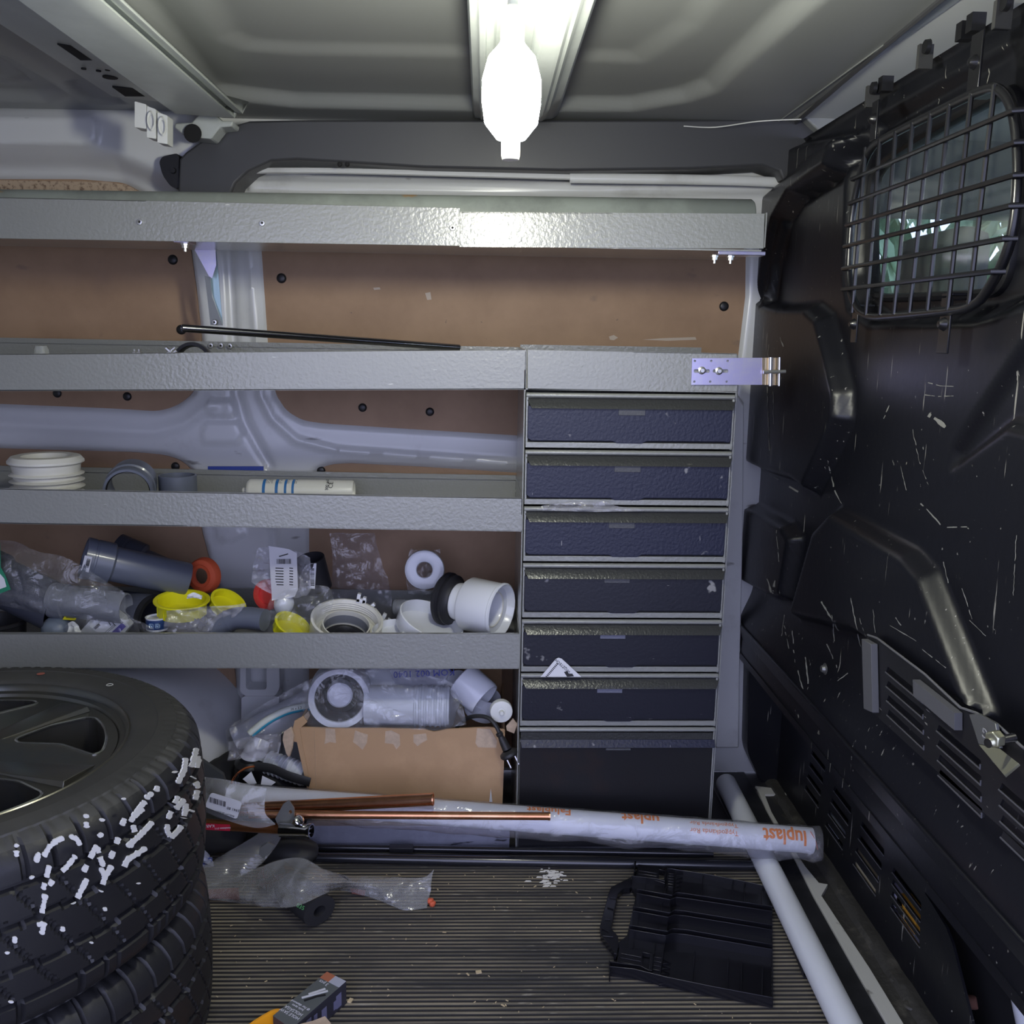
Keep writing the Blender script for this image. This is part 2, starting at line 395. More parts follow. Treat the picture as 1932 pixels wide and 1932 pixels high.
# roof bows (trim): extruded hat profiles running across the van
def bow(name, prof, y0, y1, m, taper=0):
    rows = []
    for yy, tz in ((y0, 0), (y1 - taper, 0), (y1, 1)):
        rows.append([V((x, yy, ZC - (ZC - z) * (1 - .75 * tz))) for x, z in prof])
    return build(MB().grid(rows), name, m, smooth=25, kind='structure', solid=.002)
def xz(px, z, py=0): return atZ(px, py, z).x
b1 = [(xz(-30, 1.43), 1.43), (xz(0, 1.412, 45), 1.412), (xz(33, 1.405), 1.405), (xz(35, 1.385), 1.385), (xz(189, 1.380), 1.380), (xz(196, 1.398), 1.398), (xz(207, 1.402), 1.402), (xz(212, 1.39), 1.39), (xz(226, 1.388), 1.388), (xz(232, 1.40), 1.40), (xz(235, 1.43), 1.43)]
bow1 = bow('trim_2', b1, .3, 1.86, BEAM, .05)
for q in ([(108, 84), (133, 86), (174, 114), (152, 114)], [(212, 165), (250, 166), (274, 182), (236, 182)]):
    build(MB().prism([atZ(x, y, 1.406) for x, y in q], (0, 0, .004)), 'dark_slot', BLACKM, bow1)
for x, y in [(158, 131), (186, 135), (203, 133), (208, 147)]:
    c = atZ(x, y, 1.4055); r = .004 if y < 140 else .012
    build(MB().lathe([(0, 0), (r, 0), (r, .002), (0, .002)], frame(c, (0, 0, 1)), 14), 'dark_hole', BLACKM, bow1)
b2 = [(xz(884, 1.43), 1.43), (xz(888, 1.40), 1.40), (xz(903, 1.395), 1.395), (xz(906, 1.385), 1.385), (xz(914, 1.385), 1.385), (xz(917, 1.395), 1.395), (xz(932, 1.398), 1.398), (xz(938, 1.41), 1.41), (xz(1018, 1.41), 1.41), (xz(1026, 1.39), 1.39), (xz(1034, 1.388), 1.388), (xz(1040, 1.375), 1.375), (xz(1080, 1.375), 1.375), (xz(1086, 1.385), 1.385), (xz(1094, 1.385), 1.385), (xz(1100, 1.40), 1.40), (xz(1118, 1.405), 1.405), (xz(1122, 1.43), 1.43)]
bow2 = bow('trim_3', b2, .3, 1.95, BEAM, .25)
for x, y, r in [(972, 50, .012), (957, 34, .005)]:
    c = atZ(x, y, 1.408)
    build(MB().lathe([(r * .8, 0), (r, .002), (r * 1.15, 0)], frame(c, (0, 0, -1)), 18), 'hole_rim', WHITE, bow2)
# bow foot at the wall and cable clips
pts = [atY(x, y, 1.9) for x, y in [(330, 232), (361, 231), (378, 212), (392, 209), (404, 214), (418, 228), (440, 228), (438, 238), (415, 240), (398, 262), (350, 258), (328, 240)]]
build(MB().prism(pts, (0, .05, 0)), 'bow_foot', BEAM, bow1, bevel=.003)
c = atY(364, 252, 1.895); build(MB().lathe([(0, 0), (.016, 0), (.017, .002)], frame(c, (0, -1, 0)), 18), 'oval_hole', BLACKM, bow1)
# cable sockets hanging under the left roof bow
clip = thing('cable_clip', 'pair of white plastic cable clips hanging under the left roof beam', 'clip', tuple(atY(288, 235, 1.78)))
WPL = mat('white_plastic', (.72, .73, .70), .35)
for (x0, y0, x1, y1) in ((254, 191, 276, 243), (277, 200, 294, 262), (297, 212, 316, 272)):
    q = [(x0, y0), (x1, y0 + 6), (x1, y1), (x0, y1 - 3)]
    build(MB().prism(roundc([atY(x, y, 1.76) for x, y in q], .002), (0, .03, 0)), 'clip_body', WPL, clip, bevel=.002)
for (cx_, cy_) in ((285, 228), (306, 238)):
    M = frame(atY(cx_, cy_, 1.757), (0, -1, 0)); M = M @ Matrix.Diagonal((1.7, .7, 1, 1))
    build(MB().lathe([(.006, 0), (.0085, .003), (.010, 0)], M, 18), 'clip_ring', WPL, clip)

# ------------------------------------------------------------------ bulkhead (wall_right)
XB = .62
def bpz(*pts, X=XB): return [(lambda q: (q.y, q.z))(atX(x, y, X)) for x, y in pts]
A = bpz((1592, 250), (1567, 325), (1500, 368), (1474, 418), (1455, 500), (1446, 574), (1480, 582), (1530, 580), (1553, 600), (1575, 680), (1588, 740), (1588, 790), (1562, 850), (1527, 925), (1500, 905), (1450, 890), (1390, 862), X=.60) + [(2.4, .7), (2.4, 1.39), (2.0, 1.39)]
A2 = bpz((1590, 250), (1567, 325), (1497, 372), (1470, 420), (1452, 500), (1440, 570), X=.60) + [(2.4, 1.1), (2.4, 1.39), (1.8, 1.39)]
B = bpz((1592, 966), (1735, 1045), (1772, 1085), (1880, 1350), (1750, 1275), (1637, 1190), (1512, 1160), (1560, 1000))
C = bpz((1396, 945), (1420, 958), (1482, 990), (1499, 1015), (1480, 1128), (1455, 1125), (1395, 1092), X=.60) + [(2.4, .55), (2.4, .68)]
WR = bpz((1594, 520), (1600, 300), (1628, 235), (1850, 110), (1932, 80)) + [(.9, 1.34), (.9, 1.03)] + bpz((1932, 560), (1840, 592), (1640, 604), (1602, 575))
D = bpz((1990, 560), (1932, 650), (1860, 760), (1800, 850), (1795, 880), (1812, 868), (1900, 800)) + [(.8, .9)]
T = [(.4, 1.34)] + bpz((1932, 70), (1600, 262), (1575, 280)) + [(2.4, 1.27), (2.4, 1.40), (.4, 1.40)]
gl = bpz((1652, 552), (1645, 480), (1648, 345), (1664, 312), (1700, 285), (1905, 165), (1925, 178), (1932, 230), (1920, 480), (1900, 545), (1860, 556), (1700, 562), (1662, 562), X=.655)
def bprof(U, W):
    h = np.zeros(U.shape)
    h += .028 * sstep((.46 - W) / .10) - .0 * U
    return h
A2 = strip2(bpz((1590, 250), (1567, 325), (1497, 372), (1470, 420), (1452, 500), (1441, 570), X=.60), .022)
bf = [(A, .035, .020), (A2, -.016, .014), (B, .030, .024), (C, .032, .018), (WR, -.034, .03), (D, -.012, .02), (T, -.02, .02)]
bulk = sheet('wall_right', BLACKP, .45, 2.2, .30, 1.398, .0055, bf, lambda U, W, H: np.stack([XB - H, U, W], -1), holes=[gl], base=bprof, kind='structure')
gl3 = [V((.655, y, z)) for y, z in gl]
gz = chaikin(gl3, 2); gz.append(gz[0])
win = thing('window_1', None, None, tuple(gl3[0]), kind='structure')
build(MB().tube(gz, .010, 8, cap=False, flat=(.012, .007)), 'rubber_gasket', BLACK, win)
build(MB().prism(chaikin([p + V((.004, 0, 0)) for p in gl3], 2), (.004, 0, 0)), 'glass_pane', GLASS, win, smooth=0)
# ledge underside and rear closing of the bulkhead, then the lower vent panel
XL = .69
lo = atX(1760, 1650, XL)
def P69(*pts): return [atX(x, y, XL) for x, y in pts]
outer = [V((XL, 2.12, .31)), V((XL, 2.12, 0.0))] + [V((XL, atZ(1795, 1932, 0).y if False else 1.06, 0.0))] + P69((1797, 1782), (1785, 1750), (1758, 1705), (1745, 1685), (1748, 1640)) + [V((XL, atX(1748, 1640, XL).y, .31))]
def slots(groups, X, n, wdy, shrink=.0):
    hs = []
    for (xa, ya), (xb, yb), (dx, dy) in groups:
        for k in range(n):
            p = atX(xa + dx * k, ya + dy * k, X); q = atX(xb + dx * k * 1.05, yb + dy * k * 1.05, X)
            q = V((X, q.y, p.z)); h = wdy / 2
            hs.append([V((X, p.y, p.z - h)), V((X, p.y - .004, p.z + h)), V((X, q.y + .002, q.z + h)), V((X, q.y, q.z - h))])
    return hs
lowg = [((1531, 1418), (1556, 1462), (-4, 22)), ((1573, 1487), (1605, 1540), (-5, 22)), ((1625, 1553), (1667, 1625), (-5, 24)), ((1684, 1640), (1738, 1715), (-1, 22))]
hs = slots(lowg, XL, 4, .011)
low = build(MB().prism(outer, (.004, 0, 0), hs), 'lower_vent_panel', BLACKP, bulk, smooth=0)
# bright things stored behind the lower vents
for (a, b, c) in [((1616, 1600), (1662, 1660), (.62, .55, .38)), ((1676, 1650), (1712, 1700), (.55, .53, .72)), ((1712, 1700), (1738, 1730), (.75, .38, .05)), ((1672, 1690), (1722, 1770), (.6, .6, .7)), ((1570, 1530), (1592, 1560), (.35, .38, .45))]:
    p = atX(*a, XL + .02); q = atX(*b, XL + .02)
    build(MB().box((XL + .007, q.y - .01, min(p.z, q.z) - .02), (XL + .03, p.y + .01, max(p.z, q.z) + .004)), 'stored_packet', mat('packet_%d' % int(c[0] * 100 + c[2] * 10), c, .6), bulk)
build(MB().box((XB - .03, .45, .29), (XL + .02, 2.2, .305)), 'ledge', BLACKP, bulk)
# cab side void behind vents
build(MB().box((XL + .05, .4, -.05), (XL + .06, 2.2, .5)), 'cavity_back', BLACKM, bulk)
# mid apron, tilted plate between the fold and the ledge
fold = [atX(x, y, .590) for x, y in [(1655, 1352), (1760, 1455), (1932, 1640)]]
ln = [V((.600, 2.15, .300)), V((.586, 2.15, .37)), V((.586, .5, .37)), V((.600, .5, .300))]
build(MB().hexa(ln, [p + V((.02, 0, 0)) for p in ln]), 'apron', BLACKP, bulk, bevel=.004)
# lower plate with louvre slots bolted over the bulkhead
XE = .578
eo = [(1637, 1198), (1655, 1204), (1745, 1272), (1812, 1335), (1842, 1345), (1880, 1365), (1932, 1412), (2050, 1500), (2050, 1700), (1932, 1600), (1760, 1448), (1655, 1352), (1640, 1340)]
outer = [atX(x, y, XE) for x, y in eo]
eg = [((1672, 1262), (1742, 1322), (.8, 27)), ((1768, 1372), (1850, 1452), (1, 28)), ((1886, 1482), (1990, 1582), (1, 30))]
eh = slots(eg, XE, 4, .010)
PLATE = mat('black_painted_steel', (.016, .016, .018), .34, grime=[((.3, .29, .26), 9, .70, .73, (4, 4, 20))])
plate = build(MB().prism(outer, (.003, 0, 0), eh), 'louvred_plate', PLATE, bulk, smooth=0)
for h in eh:
    c0, c3 = h[0], h[3]
    b = MB().tube([c0 + V((-.0005, 0, 0)), c3 + V((-.0005, 0, 0)), c3 + V((-.001, 0, .006))], .0011, 6)
    build(b, 'louvre_lip', mat('paler_black_edge', (.10, .10, .11), .35), plate)  # slot lips paler than the black around them
for h in hs:
    c0, c3 = h[0], h[3]
    build(MB().tube([c0 + V((-.0004, 0, 0)), c3 + V((-.0004, 0, 0))], .0009, 6), 'slot_lip', MATS['paler_black_edge'], low)
edge = [atX(x, y, XE - .001) for x, y in [(1637, 1198), (1655, 1204), (1745, 1272), (1812, 1335), (1842, 1345), (1880, 1365), (1932, 1412), (2000, 1460)]]
build(MB().tube(edge, .0016, 6), 'plate_edge', mat('worn_edge', (.30, .30, .31), .35, metal=.5), plate)
FOAM = mat('grey_foam', (.105, .106, .115), .9, bump=.3, bscale=900, bdist=.0005)
for q in ([(1638, 1205), (1656, 1215), (1659, 1345), (1642, 1338)], [(1736, 1282), (1816, 1345), (1816, 1378), (1800, 1365), (1737, 1312)]):
    build(MB().prism([atX(x, y, XE - .001) for x, y in q], (-.010, 0, 0)), 'foam_pad', FOAM, plate, bevel=.001)
# black side box and bolts of the lower left bulkhead area
for x, y in [(1472, 1264), (1557, 1262)]:
    c = atX(x, y, .598)
    build(MB().lathe([(0, .008), (.0055, .007), (.007, .002), (.010, .001), (.010, 0)], frame(c, (-1, 0, 0)), 16), 'bolt_head', mat('dull_bolt', (.25, .25, .24), .4, metal=.8), bulk)
# black corner pocket below (rear lower corner)
q = [atY(x, y, 2.0) for x, y in [(1455, 1200), (1500, 1290), (1500, 1480), (1440, 1485), (1410, 1420), (1415, 1230)]]
build(MB().prism(roundc(q, .02), (0, .05, 0)), 'corner_cover', BLACKP, bulk, bevel=.01)
# bright ribbon bracket (seat belt stay) with bolt
G = thing('mounting_bracket', 'bent steel bracket marked G with a bolt through it, low on the black bulkhead', 'bracket', tuple(atX(1860, 1400, .565)))
GREYM = mat('grey_steel', (.20, .205, .20), .4, metal=.5)
OLIVE = mat('passivated_steel', (.42, .42, .30), .35, metal=.6)
q = [atX(x, y, .568) for x, y in [(1828, 1348), (1845, 1346), (1878, 1365), (1886, 1412), (1846, 1404)]]
build(MB().prism(q, (.004, 0, 0)), 'bracket_plate', GREYM, G, bevel=.0008)
q0 = [atX(1846, 1404, .568), atX(1886, 1412, .568)]
q1 = [atX(1895, 1463, .54), atX(1922, 1440, .54)]
b = MB(); pp = [q0[0], q0[1], q1[1], q1[0]]; nrm = (pp[1] - pp[0]).cross(pp[3] - pp[0]).normalized() * .003
build(b.prism(pp, nrm), 'bracket_foot', OLIVE, G, bevel=.0006)
vs, fs = text_geo('G', .016)
M = frame(atX(1858, 1383, .5655), (-1, 0, 0), (0, 0, 1)); M = M @ Matrix.Rotation(PI / 2, 4, 'Z')
build(MB().add(vs, fs, M), 'chalk_mark', mat('chalk', (.35, .35, .36), .8), G, smooth=0)
c = atX(1912, 1392, .565)
build(MB().tube([c, c + V((-.035, -.014, .0))], .005, 14), 'bolt_shank', STEEL, G)
build(MB().lathe([(0, .011), (.0085, .011), (.0095, .009), (.0095, 0), (0, 0)], frame(c + V((-.022, -.010, .004)), (-.9, -.4, 0)), 6), 'bolt_head', mat('zinc_yellow', (.70, .70, .50), .3, metal=.9), G, bevel=.001)
# scratches worn into the bulkhead, laid on its surface
from mathutils.bvhtree import BVHTree
bv = BVHTree.FromPolygons([v.co + bulk.location for v in bulk.data.vertices], [tuple(p.vertices) for p in bulk.data.polygons])
def onb(x, y):
    h = bv.ray_cast(CAMP, ray(x, y).normalized()); return h[0] + V((-.0004, 0, 0)) - ray(x, y).normalized() * .0004 if h[0] else None
rn = random.Random(11); mb = MB()
for wd, pts in [(1.6, [(1678, 765), (1668, 790)]), (1.2, [(1752, 722), (1775, 728), (1800, 729)]), (1.2, [(1745, 745), (1770, 748), (1800, 747)]), (1.8, [(1565, 880), (1575, 925), (1588, 950)]), (1, [(1722, 810), (1735, 870), (1752, 915)]), (2, [(1738, 950), (1762, 975), (1775, 990)]), (1.8, [(1788, 995), (1825, 994), (1828, 998)]), (1.8, [(1605, 1128), (1618, 1190), (1624, 1220)]), (1.1, [(1648, 1150), (1652, 1200)]), (1.5, [(1690, 1165), (1700, 1180)]), (1.5, [(1815, 1110), (1835, 1168)]), (1.1, [(1918, 1010), (1912, 1130)]), (1, [(1830, 1170), (1860, 1200)]), (1.6, [(1450, 650), (1448, 760), (1452, 850)]), (1.2, [(1458, 720), (1460, 800)]), (2.5, [(1452, 895), (1470, 905)]), (2.5, [(1490, 918), (1506, 928)]), (1.2, [(1465, 1000), (1470, 1060)]), (1.5, [(1480, 1180), (1490, 1230)]), (1.4, [(1495, 1190), (1500, 1250)]), (1.6, [(1570, 1160), (1575, 1210)]), (1.4, [(1560, 1215), (1580, 1260)]), (2, [(1520, 1240), (1525, 1290)]), (2.6, [(1550, 1135), (1568, 1165), (1582, 1190)]), (1.4, [(1680, 1180), (1730, 1210)]), (1.4, [(1740, 1225), (1785, 1260)]), (1, [(1620, 1160), (1640, 1220)]), (1.2, [(1480, 1160), (1475, 1200)]), (5, [(1448, 1092), (1456, 1118)]), (4, [(1462, 1095), (1458, 1120)]), (7, [(1752, 782), (1768, 792), (1784, 806)]), (2, [(1505, 1265), (1515, 1300)]), (1.3, [(1600, 1270), (1580, 1285)]), (1.8, [(1470, 630), (1480, 660)]), (1.2, [(1700, 880), (1710, 925)]), (1.2, [(1780, 1060), (1790, 1100)])]:
    P_ = []
    for a, b in zip(pts[:-1], pts[1:]):
        n_ = max(2, int(math.hypot(b[0] - a[0], b[1] - a[1]) / 6)); P_ += [V((a[0] + (b[0] - a[0]) * k / n_, a[1] + (b[1] - a[1]) * k / n_)) for k in range(n_)]
    P_.append(V(pts[-1])); prev = None
    for k, p in enumerate(P_):
        d = (P_[min(k + 1, len(P_) - 1)] - P_[max(k - 1, 0)]).normalized(); w_ = wd * rn.uniform(.15, .75)
        j = rn.uniform(-.8, .8); cur = (onb(p.x - d.y * w_ + j, p.y + d.x * w_), onb(p.x + d.y * w_ + j, p.y - d.x * w_))
        if prev and all(prev) and all(cur) and rn.random() > .12: mb.add([prev[0], prev[1], cur[1], cur[0]], [(0, 1, 2, 3)])
        prev = cur
build(mb, 'scratches', mat('scratch_grey', (.26, .26, .24), .6), bulk, kind='stuff', smooth=0, fix=False)
# window guard (bar cage)
CAGE = mat('black_coated_steel', (.008, .008, .010), .3, coat=.2)
XG = .585
fr_ = [(1603, 470), (1608, 400), (1622, 330), (1640, 282), (1665, 262), (1760, 215), (1865, 163), (1890, 170), (1910, 200), (1920, 260), (1922, 340), (1915, 420), (1900, 480), (1870, 540), (1838, 580), (1780, 588), (1700, 596), (1632, 600), (1610, 570), (1600, 530)]
fp = chaikin([atX(x, y, XG) for x, y in fr_], 2); fp.append(fp[0])
guard = thing('window_guard', 'black steel bar cage bolted over the window in the bulkhead', 'window guard', tuple(atX(1750, 600, XG)))
build(MB().tube(fp, .006, 10, cap=False), 'guard_frame', CAGE, guard)
hb = [((1607, 338), (1914, 208)), ((1602, 384), (1918, 268)), ((1597, 425), (1916, 330)), ((1593, 465), (1908, 388)), ((1590, 507), (1896, 450)), ((1589, 546), (1874, 512))]
for a, b in hb:
    A_, B_ = atX(*a, XG - .008), atX(*b, XG - .008)
    build(MB().tube([A_ + V((.012, 0.004, 0)), A_, A_ * .5 + B_ * .5, B_, B_ + V((.012, -.004, 0))], .0034, 8), 'guard_bar', CAGE, guard)
vb = [((1633, 278), (1608, 590)), ((1660, 262), (1634, 595)), ((1690, 247), (1660, 594)), ((1722, 230), (1687, 593)), ((1756, 212), (1716, 590)), ((1792, 195), (1750, 586)), ((1833, 176), (1788, 586)), ((1877, 160), (1828, 575))]
for a, b in vb:
    A_, B_ = atX(*a, XG - .004), atX(*b, XG - .004)
    build(MB().tube([A_, A_ * .5 + B_ * .5, B_], .0032, 8), 'guard_bar', CAGE, guard)
for (x, y, s) in [(1667, 225, 1), (1862, 118, 1), (1629, 612, -1), (1803, 612, -1)]:
    k = 1.15 if x > 1750 else .9
    c = atX(x, y, .60); wd = .012 * k; d = .032 * k
    b = MB().box((.585, c.y - wd, c.z - d), (.588, c.y + wd, c.z + d * .9)).box((.585, c.y - wd, c.z - s * d - .002), (.612, c.y + wd, c.z - s * d + .002))
    build(b, 'guard_clamp', CAGE, guard, bevel=.0008)
    build(MB().lathe([(0, .008), (.004, .0075), (.007, .004), (.009, 0)], frame(V((.585, c.y, c.z)), (-1, 0, 0)), 12), 'bolt_head', CAGE, guard)
# top edge fittings of the bulkhead
for x, y in [(1652, 178), (1752, 102), (1900, 22)]:
    c = atX(x, y, .615)
    build(MB().box((.60, c.y - .004, c.z - .02), (.62, c.y + .004, c.z + .012)), 'edge_clip', mat('grey_clip', (.06, .06, .06), .4), bulk)
    build(MB().lathe([(0, .006), (.009, .006), (.010, 0)], frame(c + V((-.006, -.012, .006)), (-1, 0, 0)), 14), 'push_stud', BLACK, bulk)
for x, y in [(1820, 58), (1670, 158), (1840, 42)]:
    c = atX(x, y, .62); build(MB().box((.612, c.y - .008, c.z - .012), (.63, c.y + .008, c.z + .010)), 'edge_tab', BLACK, bulk)

# ------------------------------------------------------------------ roof to cab header and cab beyond the bulkhead
xA = atZ(1783, 0, ZC).x
hd = build(MB().box((.58, .25, 1.428), (xA, 2.08, 1.434)), 'trim_4', PRIMER, kind='structure')
build(MB().tube([atZ(1500, 233, ZC - .002), atZ(1640, 112, ZC - .002), atZ(1775, 0, ZC - .002), V((atZ(1775, 0, ZC).x, .3, ZC - .002))], .004, 6), 'seam', DARKTRIM, hd)
pc = atZ(1555, 232, 1.40)
build(MB().prism([atY(x, y, 1.93) for x, y in [(1515, 218), (1583, 214), (1586, 224), (1560, 258), (1538, 240)]], (0, .05, 0)), 'corner_bracket', PRIMER, hd, bevel=.003)
build(MB().tube(spl([atZ(1512, 225, 1.41), atZ(1430, 229, 1.41), atZ(1350, 240, 1.41), atZ(1290, 238, 1.41)]), .0012, 5), 'thin_cable', WPL, hd)
cab = build(MB().box((xA, .1, 1.4315), (2.1, 2.25, 1.46)), 'cab_roof', CREAM, None, kind='structure')
cab.name = 'trim_5'
GCAB = mat('grey_cab_plastic', (.10, .105, .10), .6)
cw = build(MB().box((.72, 2.12, -.1), (2.1, 2.16, 1.0)).box((.72, 2.10, 1.28), (2.1, 2.2, 1.48)).box((.72, .05, -.1), (2.1, .1, .98)).box((1.95, .05, -.1), (2.1, 2.2, .95)), 'trim_6', GCAB, kind='structure')
build(MB().box((.7, .05, -.12), (2.1, 2.2, -.08)), 'cab_floor', BLACKM, cw)
# seat in the cab
seat = thing('cab_seat', 'grey cab seat seen through the barred window', 'seat', (1.1, 1.72, 0))
SEAT = mat('seat_fabric', (.13, .13, .14), .9)
build(MB().box((.95, 1.5, .1), (1.35, 2.0, .38)), 'seat_cushion', SEAT, seat, bevel=.04)
build(MB().hexa([V((.92, 1.5, .38)), V((1.06, 1.5, .38)), V((1.06, 1.98, .38)), V((.92, 1.98, .38))], [V((.80, 1.55, 1.0)), V((.90, 1.55, 1.0)), V((.90, 1.93, 1.0)), V((.80, 1.93, 1.0))]), 'backrest', SEAT, seat, bevel=.03)
build(MB().box((.79, 1.62, 1.03), (.87, 1.86, 1.2)), 'headrest', SEAT, seat, bevel=.03)
dash = build(MB().lathe([(0, 0), (.16, 0), (.18, .05), (.14, .12), (0, .14)], Matrix.Translation((1.35, 1.75, .93)), 24), 'light_cover', mat('pale_cover', (.5, .49, .45), .7)); tag(dash, 'pale rounded cover lying in the cab beyond the barred window', 'cover')
# foliage outside the cab
LEAF = mat('leaf_green', (.40, .60, .38), .6, var=.6, vscale=5)
random.seed(3); mb = MB()
for i in range(6500):
    c = V((random.uniform(.95, 4.4), random.uniform(2.6, 3.9), random.uniform(-.4, 2.0)))
    if nz(c, 1.6) < -.42: continue
    s = random.uniform(.05, .11); n_ = V((random.uniform(-1, 1), random.uniform(-1, 1), random.uniform(-.5, 1))).normalized(); M = frame(c, n_)
    mb.add([(-s, 0, 0), (0, -s * .45, .01), (s, 0, 0), (0, s * .45, .01)], [(0, 1, 2, 3)], M)
o = build(mb, 'hedge_foliage', LEAF, None, 'green leafy hedge outside, seen through the cab window', cat='hedge', kind='stuff', smooth=0, fix=False)

# ------------------------------------------------------------------ floor
N_ = 150; y0f, y1f = .22, 1.70; pit = (y1f - y0f) / N_
prof = []
for i in range(N_):
    y = y0f + i * pit
    prof += [(y, 0), (y + pit * .12, .0036), (y + pit * .60, .0036), (y + pit * .72, 0)]
prof.append((y1f, 0))
rows = [[V((x, y + .0012 * nz((x, y * 2, 0), 3), z - .0038 + (.0006 * nz((x, y * 40, 0), 2.5) if z > 0 else 0))) for y, z in prof] for x in np.linspace(-1.7, .535, 60)]
flo = build(MB().grid(rows), 'floor', FLOORM, smooth=20, kind='structure', fix=False)
flo.data.materials.append(mat('groove_rubber', (.030, .028, .025), .8))
for p_ in flo.data.polygons:
    if p_.center.z < flo.data.vertices[1].co.z - .0008: p_.material_index = 1
build(MB().box((-1.7, 1.70, -.02), (.75, 2.06, -.003)), 'rear_floor', mat('dark_floor', (.03, .03, .032), .6), flo)
build(MB().box((-1.7, .22, -.06), (.75, 2.06, -.018)), 'floor_pan', BLACKM, flo)
# right floor edge: black rubber strip, white flange, dirty channel
build(MB().box((.535, .4, -.018), (.628, 2.05, -.0005)), 'rubber_edge', mat('black_rubber', (.022, .023, .026), .5, var=.4, vscale=20), flo, bevel=.002)
wl = [(1428, 1487), (1440, 1492), (1455, 1530), (1490, 1590), (1520, 1635), (1545, 1665), (1562, 1668), (1550, 1690), (1640, 1825), (1722, 1960), (1690, 1960), (1620, 1840), (1535, 1690), (1500, 1620), (1470, 1570), (1445, 1525)]
build(MB().prism([atZ(x, y, .004) for x, y in wl], (0, 0, -.012)), 'white_flange', SILLW, flo, bevel=.001)
build(MB().prism([atZ(x, y, .002) for x, y in [(1425, 1483), (1487, 1490), (1484, 1500), (1440, 1498)]], (0, 0, -.01)), 'white_flange', SILLW, flo)
rows = []
for yy in np.linspace(.5, 2.0, 90):
    rows.append([V((x, yy, z + .003 * nz((x, yy, 0), 25))) for x, z in [(.628, -.004), (.65, -.004), (.662, -.003), (.668, .004), (.680, .006), (.692, .002), (.70, .004)]])
build(MB().grid(rows), 'dirty_channel', DIRTY, flo)
for x, y in [(1500, 1538), (1582, 1673), (1692, 1848), (1720, 1898)]:
    c = atZ(x, y, -.001)
    build(MB().lathe([(0, .001), (.005, .0015), (.006, .0035), (.010, .003), (.012, 0)], frame(c, (0, 0, 1)), 16), 'floor_screw', DIRTY, flo)
# pale spill and chips on the mat
random.seed(5)
CH = mat('pale_wood_chip', (.62, .50, .30), .8); SP = mat('white_spill', (.75, .73, .66), .8)
mb = MB()
for i in range(60):
    c = atZ(1036 + random.gauss(0, 11), 1654 + random.gauss(0, 8), .0005); s = random.uniform(.001, .004)
    mb.add([(-s * 2, -s * .5, 0), (s * 2, -s * .4, 0), (s * 1.5, s * .5, .0008), (-s, s * .6, .0008)], [(0, 1, 2, 3)], Matrix.Translation(c))
build(mb, 'plaster_spill', SP, None, 'white plaster spill on the ribbed floor in front of the black tubes', cat='spill', kind='stuff', smooth=0)
mb = MB()
for i in range(230):
    c = V((random.uniform(-.62, .5), random.uniform(1.15, 1.63), .0005)); s = random.uniform(.0004, .0015) * (1.6 if random.random() < .1 else 1); M = Matrix.Translation(c) @ Matrix.Rotation(random.uniform(0, 6), 4, 'Z')
    mb.box((-s * 1.6, -s * .6, 0), (s * 1.6, s * .6, .0006), M)
build(mb, 'wood_crumbs', CH, None, 'pale crumbs of wood and grit scattered over the ribbed floor', cat='crumbs', kind='stuff', smooth=0)
for i, (x, y, a, lb) in enumerate([(903, 1835, .2, 'square pale wood chip lying mid floor'), (661, 1889, 1.2, 'small pale wood chip right of the grey drill box')]):
    M = Matrix.Translation(atZ(x, y, .001)) @ Matrix.Rotation(a, 4, 'Z')
    build(MB().box((-.0045, -.003, 0), (.0045, .003, .002), M), 'wood_chip', CH, None, lb, cat='chip')
# unseen shell added to limit daylight: side wall, rear wall, door header, outside ground
build(MB().box((-1.72, .2, 0), (-.95, .25, 1.46)).box((-1.74, .2, 0), (-1.70, 2.08, 1.46)).box((-.95, .2, 1.33), (.9, .25, 1.46)), 'wall_left_unseen', WHITE, kind='structure')
build(MB().box((-6, -6, -.62), (6, 6, -.60)), 'trim_7', mat('asphalt', (.18, .18, .18), .9), kind='structure')

# ------------------------------------------------------------------ hanging lamp
lp = atY(965, 185, 1.05)
lamp = thing('work_lamp', 'glaring white LED lamp hanging below the central roof beam', 'lamp', tuple(lp))
EM = bpy.data.materials.new('led_glow'); EM.use_nodes = True
bb = EM.node_tree.nodes['Principled BSDF']; bb.inputs['Base Color'].default_value = (.8, .8, .8, 1)
bb.inputs['Emission Color'].default_value = (*LAMP_COLOR, 1); bb.inputs['Emission Strength'].default_value = LAMP_STRENGTH
R_ = .031
build(MB().lathe([(0, -.045), (R_ * .5, -.041), (R_ * .9, -.026), (R_, -.005), (R_, .018), (R_ * .8, .040), (R_ * .45, .052), (.012, .056)], Matrix.Translation(lp), 20), 'bulb', EM, lamp)
build(MB().lathe([(.012, .05), (.0125, .06), (.0125, .085), (.006, .09), (.005, .10)], Matrix.Translation(lp), 16), 'socket', WPL, lamp)
build(MB().tube([lp + V((0, 0, .095)), lp + V((.003, -.03, .14)), lp + V((.004, -.07, .185))], .0045, 8), 'lamp_cord', WPL, lamp)
build(MB().lathe([(0, -.062), (.009, -.062), (.010, -.058), (.010, -.042)], Matrix.Translation(lp), 14), 'end_tip', mat('lit_tip', (.9, .9, .85), .3), lamp)
